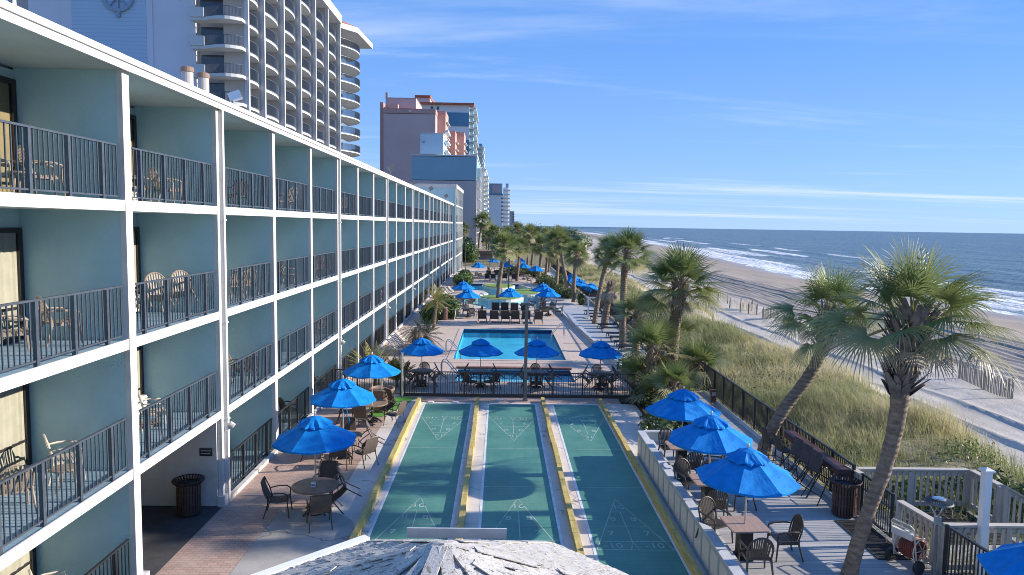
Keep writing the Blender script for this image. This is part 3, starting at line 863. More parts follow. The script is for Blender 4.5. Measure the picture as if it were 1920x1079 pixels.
# railings
def railing_mesh(L):
    b = MB(); h = 1.10
    b.box(-.03, .03, 0, L, h - .035, h); b.box(-.018, .018, 0, L, .085, .115)
    n = int(L / .128)
    for i in range(n + 1):
        y = L * i / n
        big = i % 8 == 4
        if big: b.box(-.034, .034, y - .034, y + .034, 0, h - .036)
        else: b.box(-.010, .010, y - .010, y + .010, .116, h - .036)
    return b.mesh('railing', M['rail'])
RL = BAY - .38
rm = railing_mesh(RL)
rmb = rm.copy(); rmb.materials.clear(); rmb.materials.append(M['rail_black'])
for bay in range(NB):
    for lv in range(4):
        if bay == 1 and lv == 0: continue
        z = SLAB[lv] + (.076 if lv else .061)
        part(rmb if lv == 0 else rm, 'railing', hotel, (FX - .07, coly(bay) + .19, z))
# sliding doors and curtains
def door_part(bay, lv):
    z0 = SLAB[lv] + (.08 if lv else .07); z1 = z0 + 2.20 if lv < 3 else z0 + 2.28
    ye = coly(bay + 1) - .155; ys_ = ye - 2.6
    f = MB(); x = BK
    f.box(x + .001, x + .07, ye - .13, ye, z0, z1); f.box(x + .001, x + .07, ys_, ys_ + .09, z0, z1)
    f.box(x + .001, x + .07, ys_ + .09, ye - .13, z1 - .10, z1); f.box(x + .001, x + .07, ys_ + .09, ye - .13, z0, z0 + .07)
    f.box(x + .012, x + .06, ys_ + 1.36, ys_ + 1.42, z0 + .07, z1 - .1)
    f.box(x + .012, x + .055, ys_ + .09, ye - .13, z0 + .62, z0 + .67)
    d = f.build('sliding_door', M['frame_dark'], hotel)
    g_ = MB(); g_.add([(x + .05, ys_ + .09, z0 + .07), (x + .05, ye - .13, z0 + .07), (x + .05, ye - .13, z1 - .1), (x + .05, ys_ + .09, z1 - .1)], [(0, 1, 2, 3)])
    g_.build('pane', M['glass'], d)
    c_ = MB(); n = 60; rr_ = random.Random(bay * 10 + lv); vs = []
    for i in range(n + 1):
        yy = ys_ + .09 + (2.6 - .22) * i / n
        xx = x + .024 + .016 * sin(i * 1.3 + rr_.random()) + rr_.uniform(-.004, .004) if lv < 3 else x + .012
        vs += [(xx, yy, z0 + .08), (xx, yy, z1 - .1)]
    c_.add(vs, [(2 * i, 2 * i + 2, 2 * i + 3, 2 * i + 1) for i in range(n)])
    c_.build('curtain', M['curtain'] if lv < 3 else M['blind'], d)
    if bay < 6:
        v = MB(); ya = ye - .62
        v.box(x + .075, x + .20, ya, ya + .48, z0 + .06, z0 + .48)
        for j in range(6): v.box(x + .201, x + .225, ya + .01, ya + .47, z0 + .09 + j * .065, z0 + .125 + j * .065)
        if bay in (1, 2): v.build('louvred_vent', M['ac_white'], hotel)
for bay in range(NB):
    for lv in range(4):
        if (bay == 1 and lv == 0): continue
        door_part(bay, lv)
# passage ceiling light and wayfinding plate
b = MB(); b.lathe([(.09, 0), (.11, -.03), (.10, -.12), (.05, -.14)], 14, (-8.2, 17.9, 2.36)); b.build('ceiling_lamp', M['white_clean'], hotel)
sg = thing('wall_sign', 'small dark two row sign on the pale passage wall', 'sign', (-7.72, 18.70, 1.46))
b = MB(); b.box(-.17, .17, 0, .02, -.07, .14); b.build('plate', M['black'], sg)
b = MB(); b.box(-.13, .13, -.006, -.001, .065, .085); b.box(-.13, .11, -.006, -.001, -.01, .008); b.build('lettering', M['wall_cap'], sg)
# roof clutter
for y, x, h, lab in ((19.45, -8.3, .92, 'brown stub vent pipe on the hotel roof, left of the taller pale pipe'), (20.35, -8.25, .95, 'tall pale vent pipe on the hotel roof beside the floodlight')):
    v = thing('roof_vent', lab, 'vent pipe', (x, y, ROOF + .21))
    b = MB(); b.lathe([(.145, 0), (.145, h - .12)], 16); b.build('pipe', M['tower_back'], v)
    b = MB(); b.lathe([(.165, h - .119), (.165, h), (.12, h + .02)], 16); b.build('cap', M['pot'], v)
def floodlight(x, y, lab, s=1.0, kind=0):
    v = thing('roof_floodlight', lab, 'floodlight', (x, y, ROOF + .21))
    b = MB(); b.tube([(0, 0, 0), (0, 0, .28 * s)], .025, 8); b.tube([(0, -.12, 0), (0, 0, .2 * s), (0, .12, 0)], .018, 6); b.beam((-.25, 0, .05), (.2, 0, .1), .05, .05); b.build('bracket', M['lamp_grey'], v)
    b = MB(); b.beam((-.08, -.05, .33 * s), (.22, .04, .46 * s), .34 * s, .22 * s); b.build('lamp_head', M['steel'] if kind == 0 else M['lamp_grey'], v)
    b = MB(); b.beam((.225, .042, .462 * s), (.235, .044, .466 * s), .29 * s, .18 * s); b.build('lens', M['glass_dark'], v)
floodlight(-7.55, 20.6, 'silver floodlight on bracket at the roof edge, nearest of the roof lamps')
floodlight(-7.45, 48.6, 'black floodlight at the roof edge halfway along the wing', 1.6, 1)
floodlight(-7.45, 61.5, 'small pale roof lamp on the far half of the wing', .9, 1)
floodlight(-7.45, 76.0, 'black roof lamp in front of the taller far wing, left one', 1.6, 1)
floodlight(-7.45, 97.0, 'black roof lamp at the far end of the long roof, right one', 1.8, 1)
v = thing('roof_mast', 'thin white mast standing at the near edge of the hotel roof', 'mast', (-8.3, 12.7, ROOF + .21))
b = MB(); b.tube([(0, 0, 0), (-.03, 0, 1.6)], [.035, .022], 8); b.build('pole', M['white_clean'], v)
b = MB(); b.lathe([(.10, 0), (.09, .04), (.04, .06)], 10); b.build('foot', M['lamp_grey'], v)

# taller far wing
wing = thing('far_hotel_wing', 'taller teal hotel wing at the far end of the balcony row', 'hotel', (0, 0, 0))
FX2 = -6.95
b = MB(); b.box(-17.0, FX2 - 1.4, 111.2, 131, 0, 13.2); b.box(-17.0, FX2 - .1, 111.0, 111.25, 0, 13.2); b.build('wall', M['teal'], wing)
b = MB(); b.box(-17.4, FX2 + .1, 110.95, 131.2, 13.2, 13.75); b.build('parapet', M['white'], wing)
cm = MB(); cm.box(FX2 - .1, FX2 + .02, -.17, .17, 0, 13.2); cm.box(FX2 - 1.4, FX2 - .101, -.1, .1, 0, 13.19); cm = cm.mesh('column', M['white'])
rw = railing_mesh(3.1); rw.materials.clear(); rw.materials.append(M['rail'])
for i in range(7):
    part(cm, 'column', wing, (0, 111.5 + i * 3.25, 0))
for z in (2.6, 5.25, 7.9, 10.55):
    b = MB(); b.box(FX2 - 1.5, FX2 - .02, 111.3, 131, z - .11, z + .11); b.build('balcony_floor', M['white'], wing)
    for i in range(6): part(rw, 'railing', wing, (FX2 - .1, 111.6 + i * 3.25, z + .111))

# ================================================================== FURNITURE PROTOTYPES
def make_umbrella(s=1.0, rim=1.97, top=2.52):
    t = thing('patio_umbrella', 'x', 'umbrella')
    n = 8; r = 1.10; rise = top - rim
    cv = MB(); vs = []; sub = 5
    rings = 6
    for i in range(rings + 1):
        f = 0.10 + 0.90 * i / rings
        for j in range(n * sub):
            a = 2 * pi * j / (n * sub) + pi / 8
            q = (j % sub) / sub
            pinch = cos(pi / n) / cos((q - .5) * 2 * pi / n)         # straight panel edges
            rad = r * f * pinch
            sag = -0.045 * sin(pi * q) * f                               # cloth dips between the ribs
            z = top - rise * (f ** 1.12) + sag
            vs.append((rad * cos(a), rad * sin(a), z))
    N = n * sub
    cv.add(vs, [(i * N + j, i * N + (j + 1) % N, (i + 1) * N + (j + 1) % N, (i + 1) * N + j) for i in range(rings) for j in range(N)])
    # hem turned down
    last = vs[-N:]
    cv.add(list(last) + [(x * .995, y * .995, z - .05) for x, y, z in last], [(j, (j + 1) % N, N + (j + 1) % N, N + j) for j in range(N)])
    cv.build('canopy', M['canvas'], t)
    vt = MB(); vs = []
    for i, (f, zz) in enumerate(((0.02, .10), (.16, .055), (.30, -.02), (.405, -.085), (.42, -.125))):
        for j in range(N):
            a = 2 * pi * j / N + pi / 8; q = (j % sub) / sub
            rad = r * f * cos(pi / n) / cos((q - .5) * 2 * pi / n) * (1 + (.06 * sin(j * 2.1) if i > 2 else 0))
            vs.append((rad * cos(a), rad * sin(a), top + zz - rise * .0 - .02 + (-.035 * sin(pi * q) + .014 * sin(j * 1.7)) * (i > 1)))
    vt.add(vs, [(i * N + j, i * N + (j + 1) % N, (i + 1) * N + (j + 1) % N, (i + 1) * N + j) for i in range(4) for j in range(N)])
    vt.build('vent', M['canvas'], t)
    p = MB(); p.tube([(0, 0, .06), (0, 0, top + .10)], .021, 8); p.build('pole', M['alu'], t)
    f_ = MB(); f_.lathe([(.018, 0), (.032, .03), (.028, .07), (.01, .10)], 8, (0, 0, top + .09)); f_.build('finial', M['alu'], t)
    rb = MB()
    for j in range(n):
        a = 2 * pi * j / n + pi / 8
        rb.tube([(.04 * cos(a), .04 * sin(a), top - .03), (.99 * r * cos(a), .99 * r * sin(a), rim - .015)], .009, 5)
        rb.tube([(.03 * cos(a), .03 * sin(a), rim - .05), (.55 * r * cos(a), .55 * r * sin(a), rim + rise * .42)], .007, 5)
    rb.build('ribs', M['alu'], t)
    bs = MB(); bs.lathe([(.23, 0), (.23, .05), (.06, .09), (.035, .26)], 14); bs.build('base', M['black'], t)
    return t
def arm_chair(mats, name='patio_chair', slats=7):
    """resin armchair with an arched slatted back; faces +Y"""
    m_ = mats
    t = thing(name, 'x', 'chair')
    b = MB(); 
    for i in range(6): b.box(-.25, .25, -.22 + i * .078, -.22 + i * .078 + .064, .395 + .012 * (i > 4), .425 + .012 * (i > 4))
    b.box(-.25, -.225, -.22, .24, .36, .394); b.box(.225, .25, -.22, .24, .36, .394)
    b.build('seat', m_, t)
    b = MB()
    def yb(z): return -.22 - (z - .43) * .26
    arch = []
    for i in range(13):
        a = pi * i / 12
        z = .66 + .26 * sin(a); arch.append((.255 * cos(a) * (1.0), yb(z), z))
    path = [(.235, yb(.42), .42), (.25, yb(.55), .55)] + arch + [(-.25, yb(.55), .55), (-.235, yb(.42), .42)]
    b.tube(path, .020, 6)
    for i in range(slats):
        x = -.19 + .38 * i / (slats - 1)
        zt = .66 + .255 * sqrt(max(0, 1 - (x / .255) ** 2))
        b.beam((x * .86, yb(.43), .43), (x, yb(zt), zt), .034, .012, (0, 1, 0))
    b.build('backrest', m_, t)
    for s_ in (-1, 1):
        b = MB(); b.tube([(s_ * .25, yb(.66) + .02, .655), (s_ * .285, -.10, .66), (s_ * .285, .12, .645), (s_ * .27, .23, .61), (s_ * .262, .245, .55)], [.018, .022, .024, .022, .017], 6); b.build('armrest', m_, t)
        b = MB(); b.tube([(s_ * .262, .245, .56), (s_ * .262, .235, .40), (s_ * .285, .27, 0)], [.020, .024, .018], 6); b.build('leg', m_, t)
        b = MB(); b.tube([(s_ * .238, yb(.47), .47), (s_ * .245, -.235, .36), (s_ * .275, -.33, 0)], [.022, .024, .018], 6); b.build('leg', m_, t)
    return t
def sling_chair():
    t = thing('sling_chair', 'x', 'chair')
    b = MB(); b.add([(-.25, -.22, .40), (.25, -.22, .40), (.25, 0, .385), (-.25, 0, .385), (.25, .25, .43), (-.25, .25, .43), (-.25, -.22, .412), (.25, -.22, .412), (.25, 0, .397), (-.25, 0, .397), (.25, .25, .442), (-.25, .25, .442)],
        [(0, 3, 2, 1), (3, 5, 4, 2), (6, 7, 8, 9), (9, 8, 10, 11), (0, 1, 7, 6), (5, 11, 10, 4), (1, 2, 8, 7), (2, 4, 10, 8), (0, 6, 9, 3), (3, 9, 11, 5)]); b.build('seat', M['sling'], t)
    b = MB(); vs = []; n = 8
    for i in range(n + 1):
        z = .44 + .50 * i / n; y = -.23 - .17 * (i / n) - .03 * sin(pi * i / n); w_ = .235 + .02 * sin(pi * i / n) - .05 * (i == n)
        vs += [(-w_, y, z), (w_, y, z), (-w_, y - .012, z), (w_, y - .012, z)]
    fs = []
    for i in range(n):
        a = i * 4; fs += [(a, a + 1, a + 5, a + 4), (a + 3, a + 2, a + 6, a + 7), (a + 2, a, a + 4, a + 6), (a + 1, a + 3, a + 7, a + 5)]
    fs += [(0, 2, 3, 1), (n * 4, n * 4 + 1, n * 4 + 3, n * 4 + 2)]
    b.add(vs, fs); b.build('backrest', M['sling'], t)
    for s_ in (-1, 1):
        b = MB(); b.tube([(s_ * .25, -.21, .41), (s_ * .262, -.28, .66), (s_ * .24, -.405, .94)], .016, 6); b.build('back_frame', M['bronze'], t)
        b = MB(); b.tube([(s_ * .26, -.27, .63), (s_ * .29, -.05, .665), (s_ * .29, .16, .66), (s_ * .275, .25, .60)], .017, 6); b.build('armrest', M['bronze'], t)
        b = MB(); b.tube([(s_ * .275, .25, .60), (s_ * .262, .24, .41), (s_ * .28, .28, 0)], .016, 6); b.build('leg', M['bronze'], t)
        b = MB(); b.tube([(s_ * .262, -.24, .50), (s_ * .258, -.25, .36), (s_ * .275, -.36, 0)], .016, 6); b.build('leg', M['bronze'], t)
    b = MB(); b.tube([(-.26, .25, .43), (.26, .25, .43)], .014, 6); b.build('crossbar', M['bronze'], t)
    b = MB(); b.tube([(-.24, -.405, .94), (0, -.415, .955), (.24, -.405, .94)], .016, 6); b.build('head_rail', M['bronze'], t)
    return t
def round_table(mat, r=.61):
    t = thing('round_table', 'x', 'table')
    b = MB(); b.lathe([(r - .03, .70), (r, .705), (r, .735), (r - .02, .745)], 32); b.build('tabletop', mat, t)
    b = MB(); b.lathe([(.10, .06), (.055, .16), (.05, .55), (.12, .66), (.16, .698)], 12); b.build('pedestal', M['bronze'], t)
    for i in range(4):
        a = pi / 4 + i * pi / 2
        b = MB(); b.tube([(.05 * cos(a), .05 * sin(a), .16), (.25 * cos(a), .25 * sin(a), .13), (.40 * cos(a), .40 * sin(a), .02)], [.035, .03, .025], 6); b.build('foot', M['bronze'], t)
    return t
def square_table():
    t = thing('square_table', 'x', 'table')
    h = .42; c_ = .06; poly = []
    for sx, sy, a0 in ((1, -1, -90), (1, 1, 0), (-1, 1, 90), (-1, -1, 180)):
        for i in range(4):
            a = radians(a0 + 30 * i); poly.append((sx * (h - c_) + c_ * cos(a), sy * (h - c_) + c_ * sin(a)))
    b = MB(); b.prism(poly, .71, .745); b.build('tabletop', M['table_wood'], t)
    b = MB(); b.box(-.14, .14, -.14, .14, .05, .709); b.build('pedestal', M['black'], t)
    b = MB(); b.lathe([(.26, 0), (.26, .03), (.15, .05)], 12); b.build('foot', M['black'], t)
    return t
def chaise(mat, frame):
    """sling chaise longue, backrest raised, head end at -Y"""
    t = thing('chaise_longue', 'x', 'lounger')
    b = MB(); b.box(-.30, .30, -.12, 1.15, .335, .35); b.build('seat', mat, t)
    b = MB(); p, q = Vector((0, -.14, .36)), Vector((0, -.42, 1.02)); b.beam(p, q, .60, .018, (0, 1, 0)); b.build('backrest', mat, t)
    for s_ in (-1, 1):
        b = MB(); b.beam((s_ * .315, -.45, .33), (s_ * .315, 1.17, .33), .035, .045); b.build('side_rail', frame, t)
        b = MB(); b.beam((s_ * .315, -.14, .36), (s_ * .315, -.43, 1.05), .03, .03, (0, 1, 0)); b.build('back_frame', frame, t)
        for y in (-.38, 1.0):
            b = MB(); b.beam((s_ * .315, y, .31), (s_ * .33, y + .06 * (1 if y > 0 else -1), 0), .04, .04, (0, 1, 0)); b.build('leg', frame, t)
    b = MB(); b.beam((-.30, -.432, 1.055), (.30, -.432, 1.055), .035, .035); b.build('headrail', frame, t)
    return t
def strap_lounger():
    t = thing('strap_lounger', 'x', 'lounger')
    b = MB()
    for i in range(10): b.box(-.30, .30, -.10 + i * .125, -.01 + i * .125, .33, .342)
    b.build('seat', M['resin_white'], t)
    b = MB()
    for i in range(7):
        f = i / 6; y, z = -.14 - .52 * f, .35 + .50 * f
        b.beam((0, y, z), (0, y - .052, z + .05), .60, .012, (0, 1, 0))
    b.build('backrest', M['resin_white'], t)
    for s_ in (-1, 1):
        b = MB(); b.beam((s_ * .315, -.1, .33), (s_ * .315, 1.17, .33), .03, .04); b.beam((s_ * .315, -.1, .34), (s_ * .315, -.74, .93), .03, .03, (0, 1, 0)); b.build('side_rail', M['resin_tan'], t)
        for y in (-.2, 1.0):
            b = MB(); b.beam((s_ * .315, y, .31), (s_ * .33, y, 0), .04, .04, (0, 1, 0)); b.build('leg', M['resin_tan'], t)
    return t
def bar_stool():
    t = thing('bar_stool', 'x', 'bar stool')
    b = MB(); b.box(-.22, .22, -.20, .22, .735, .765); b.build('seat', M['sling_dark'], t)
    b = MB(); vs = []; n = 8
    for i in range(n + 1):
        z = .76 + .46 * i / n; y = -.21 - .13 * (i / n) ** 1.3; w_ = .225 + .02 * sin(pi * i / n)
        vs += [(-w_, y + .02, z), (0, y - .02, z), (w_, y + .02, z), (-w_, y, z + .002), (0, y - .04, z + .002), (w_, y, z + .002)]
    fs = []
    for i in range(n):
        a = i * 6
        fs += [(a, a + 1, a + 7, a + 6), (a + 1, a + 2, a + 8, a + 7), (a + 4, a + 3, a + 9, a + 10), (a + 5, a + 4, a + 10, a + 11), (a + 3, a, a + 6, a + 9), (a + 2, a + 5, a + 11, a + 8)]
    b.add(vs, fs); b.build('backrest', M['sling_dark'], t)
    for sx in (-1, 1):
        b = MB(); b.tube([(sx * .215, -.22, .80), (sx * .25, -.1, .98), (sx * .25, .14, .97), (sx * .225, .20, .78)], .014, 6); b.build('armrest', M['rail_black'], t)
        for sy in (-1, 1):
            b = MB(); b.tube([(sx * .20, sy * .19, .74), (sx * .27, sy * .27, 0)], .016, 6); b.build('leg', M['rail_black'], t)
    b = MB()
    for p, q in (((-1, -1), (1, -1)), ((1, -1), (1, 1)), ((1, 1), (-1, 1)), ((-1, 1), (-1, -1))):
        b.tube([(p[0] * .245, p[1] * .243, .25), (q[0] * .245, q[1] * .243, .25)], .011, 6)
    b.build('foot_ring', M['rail_black'], t)
    return t
def litter_bin(lab, loc, s=1.0, flare=True):
    t = thing('litter_bin', lab, 'litter bin', loc); t.scale = (s, s, s)
    b = MB(); n = 26
    for i in range(n):
        a = 2 * pi * i / n; w_ = .022
        ca, sa = cos(a), sin(a)
        for z0, z1 in ((.06, .30), (.32, .56), (.58, .80)):
            b.beam((.285 * ca, .285 * sa, z0), (.285 * ca, .285 * sa, z1), .045, .008, (ca, sa, 0))
    for z in (.05, .30, .56, .79): b.lathe([(.278, z), (.294, z), (.294, z + .022), (.278, z + .022)], 26, cap=False)
    b.build('slatted_body', M['trash'], t)
    b = MB(); b.lathe([(.262, .03), (.262, .80)], 22); b.build('liner', M['black'], t)
    b = MB()
    for i in range(30):
        a = 2 * pi * i / 30; ca, sa = cos(a), sin(a)
        b.beam((.29 * ca, .29 * sa, .80), (.385 * ca, .385 * sa, .90), .045, .008, (ca, sa, 0.5))
    b.lathe([(.375, .89), (.39, .905), (.375, .915)], 30, cap=False)
    b.build('flared_rim', M['trash'], t)
    return t

UMB = Proto(make_umbrella())
UMB_LOW = Proto(make_umbrella(rim=1.72, top=2.28))
RT = Proto(round_table(M['table_bronze']))
RTD = Proto(round_table(M['bronze'], .55))
SQ = Proto(square_table())
SL = Proto(sling_chair())
CH_T = Proto(arm_chair(M['resin_tan']))
CH_D = Proto(arm_chair(M['resin_dark'], slats=9))
CH_W = Proto(arm_chair(M['resin_white']))
CL = Proto(chaise(M['sling_dark'], M['bronze']))
CLN = Proto(chaise(M['sling_dark'], M['black']))
ST = Proto(strap_lounger())
BS = Proto(bar_stool())
def face(dx, dy): return math.atan2(-dx, dy)      # rotation that turns +Y to (dx, dy)
def lean(loc, ang, tilt):
    """chair tipped forward towards the thing it leans on, pivoting on its front feet"""
    rm_ = Matrix.Rotation(ang, 4, 'Z') @ Matrix.Translation((0, .28, 0)) @ Matrix.Rotation(-tilt, 4, 'X') @ Matrix.Translation((0, -.28, 0))
    return Matrix.Translation(loc) @ rm_
def put_lean(pr, lab, loc, ang, tilt, group):
    o = pr.put(lab, loc, ang, group)
    o.matrix_world = lean(loc, ang, tilt)
    return o

# ---- terrace tables along the hotel
G = 'umbrellas along the hotel walkway'
for (x, y, lab, tl, rz) in ((-4.76, 18.4, 'blue umbrella nearest the camera on the left, over the round bronze table', 'round bronze table under the nearest blue umbrella beside the hotel', .1),
                        (-5.02, 22.9, 'second blue umbrella along the hotel, with a cord hanging from its front edge', 'round table under the second blue umbrella along the hotel walkway', .3),
                        (-4.85, 27.2, 'third blue umbrella along the hotel, in front of the big terracotta pot', 'round table under the third blue umbrella beside the green turf', .5)):
    UMB.put(lab, (x, y, 0), rz, G)
    RT.put(tl, (x, y, 0), rz, 'round tables along the hotel walkway')
G = 'sling chairs round the walkway tables'
def around(pr, tx, ty, z, specs, G):
    for (a, d, lab, tip) in specs:
        an = radians(a); x, y = tx + d * cos(an), ty + d * sin(an); f = face(tx - x, ty - y)
        if tip: put_lean(pr, lab, (x, y, z), f, tip, G)
        else: pr.put(lab, (x, y, z), f, G)
around(SL, -4.76, 18.4, 0, ((188, .92, 'bronze sling chair on the hotel side of the nearest walkway table', 0), (-70, .9, 'bronze sling chair with its back to the camera at the nearest walkway table', 0),
                            (15, .98, 'sling chair tipped against the nearest walkway table, legs in the air', .75), (88, .92, 'sling chair behind the nearest walkway table, under the umbrella edge', 0)), G)
around(SL, -5.02, 22.9, 0, ((-40, 1.05, 'sling chair with pale brown back turned to us at the second walkway table', 0), (10, 1.15, 'sling chair tipped sideways against the second walkway table, legs towards the court', .75),
                            (95, .95, 'sling chair behind the second walkway table', 0), (190, .95, 'sling chair on the hotel side of the second walkway table', 0), (-85, .95, 'sling chair in front of the second walkway table under the nearest umbrella', 0)), G)
around(SL, -4.85, 27.2, 0, ((-25, 1.0, 'sling chair on the court side of the third walkway table', 0), (40, 1.05, 'sling chair tipped against the third walkway table near the turf', .7), (-100, .95, 'sling chair in front of the third walkway table', 0), (185, .95, 'sling chair on the hotel side of the third walkway table', 0)), G)
b = MB(); b.tube([(-4.70, 21.88, 1.98), (-4.66, 21.87, 1.75), (-4.72, 21.87, 1.58), (-4.76, 21.88, 1.75)], .012, 6); b.tube([(-4.66, 21.87, 1.72), (-4.58, 21.86, 1.5), (-4.64, 21.88, 1.40)], .010, 6)
tag(b.build('umbrella_cord', M['canvas']), 'blue tie cord hanging from the front edge of the second walkway umbrella', 'cord')
t = thing('table_card', 'small white card standing at the pole of the nearest round table', 'card', (-4.78, 18.24, .746))
b = MB(); b.beam((0, 0, 0), (0, .03, .12), .12, .004, (0, 1, 0)); b.build('card', M['white_clean'], t)
b = MB(); b.box(-.045, .045, -.004, -.001, .03, .075); b.build('print', M['darkblue'], t)

# ---- pool-front tables
PT = ((-3.62, 33.4, 'leftmost'), (-.86, 33.4, 'second from left'), (1.78, 33.4, 'third from left'), (4.75, 33.2, 'rightmost'))
for i, (x, y, w_) in enumerate(PT):
    lm = ('left of the small pool', 'before the small pool', 'by the lamp post', 'at the fence end')[i]
    UMB_LOW.put('blue umbrella %s, %s behind the brown fence' % (lm, w_), (x, y, 0), .2 * i, 'umbrellas behind the brown fence', .97)
    RTD.put('dark round table %s, %s behind the brown fence' % (lm, w_), (x, y, 0), .3 * i, 'dark round tables behind the brown fence')
    specs = [(-92, .86, 'dark chair backing on the brown fence, table %s' % lm, 0), (172, 1.0, 'dark chair tipped against the left side, table %s' % lm, .72), (8, 1.0, 'dark chair tipped against the right side, table %s' % lm, .72)]
    if i in (0, 2, 3): specs.append((90, .86, 'dark chair facing us, behind table %s' % lm, 0))
    if i == 1: specs = [(-125, .86, 'left dark chair backing on the brown fence, table %s' % lm, 0), (-50, .86, 'right dark chair backing on the brown fence, table %s' % lm, 0), (172, 1.0, specs[1][2], .72), (8, 1.0, specs[2][2], .72)]
    around(CH_D, x, y, 0, specs, 'dark chairs round the fence side tables')

# ---- deck tables on the right
DZ = .45
DT = ((5.45, 20.75, 'farthest of the three', 'farthest'), (5.42, 17.85, 'middle one of the three', 'middle'), (5.42, 15.12, 'nearest of the three', 'nearest'))
for i, (x, y, w_, w2) in enumerate(DT):
    UMB.put('blue umbrella by the panelled wall, %s' % w_, (x, y, DZ - .17), .2 + .25 * i, 'umbrellas on the grey deck')
    SQ.put('square wood topped table by the panelled wall, %s' % w_, (x, y, DZ), 0.03 * i, 'square tables on the grey deck')
G = 'dark chairs on the grey deck'
around(CH_D, 5.42, 15.12, DZ, ((118, .86, 'dark slatted chair facing us behind the nearest deck table', 0), (2, .88, 'dark slatted chair on the open side of the nearest deck table', 0), (-92, .80, 'dark slatted chair with its back to the camera at the nearest deck table', 0)), G)
around(CH_D, 5.42, 17.85, DZ, ((-95, .82, 'dark chair with its back to the camera at the middle deck table', 0), (112, .86, 'dark chair facing us behind the middle deck table', 0), (5, .85, 'dark chair on the open side of the middle deck table', 0)), G)
around(CH_D, 5.45, 20.75, DZ, ((-85, .82, 'dark chair with its back to the camera at the farthest deck table', 0), (100, .85, 'dark chair facing us behind the farthest deck table', 0), (-30, .95, 'dark chair on the open side of the farthest deck table', 0)), G)
UMB.put('blue umbrella cut off at the bottom right corner of the picture', (9.25, 11.3, DZ - .42), .5)
SQ.put('square table under the bottom right corner umbrella', (9.25, 11.3, DZ - .25), .2)

# ---- bar counter and stools
bar = thing('bar_counter', 'plum brown bar counter fixed along the black deck fence', 'bar counter', (8.98, 19.6, DZ))
b = MB(); b.box(-.26, .06, -1.78, 1.78, 1.0, 1.05); b.box(-.26, -.225, -1.78, 1.78, .86, .999); b.box(-.224, .06, -1.78, -1.745, .86, .999); b.build('counter_top', M['bar_wood'], bar)
b = MB()
for y in (-1.5, 0, 1.5): b.beam((.03, y, .55), (-.2, y, .97), .05, .05)
b.build('bracket', M['rail_black'], bar)
G = 'bar stools along the counter'
for (x, y, lab, tilt) in ((8.32, 21.15, 'upright bar stool farthest along the counter, half hidden by the leaning trunk', 0), (8.38, 20.35, 'upright dark bar stool just right of the leaning trunk', 0),
                          (8.02, 19.45, 'first tipped bar stool next to the upright stools, back against the counter', .55), (8.02, 18.85, 'middle one of the three tipped bar stools', .55), (8.02, 18.25, 'tipped bar stool nearest the litter bin', .55)):
    if tilt:
        o = BS.put(lab, (x, y, DZ), 0, G)
        o.matrix_world = Matrix.Translation((x, y, DZ)) @ Matrix.Rotation(-pi / 2 + .12, 4, 'Z') @ Matrix.Translation((0, .27, 0)) @ Matrix.Rotation(-tilt, 4, 'X') @ Matrix.Translation((0, -.27, 0))
    else: BS.put(lab, (x, y, DZ), -pi / 2 + .1, G)

litter_bin('brown slatted litter bin beside the tipped bar stools on the deck', (8.75, 17.45, DZ), 1.0)
litter_bin('brown slatted litter bin in the hotel passage on the left', (-8.0, 18.25, 0), 1.02)

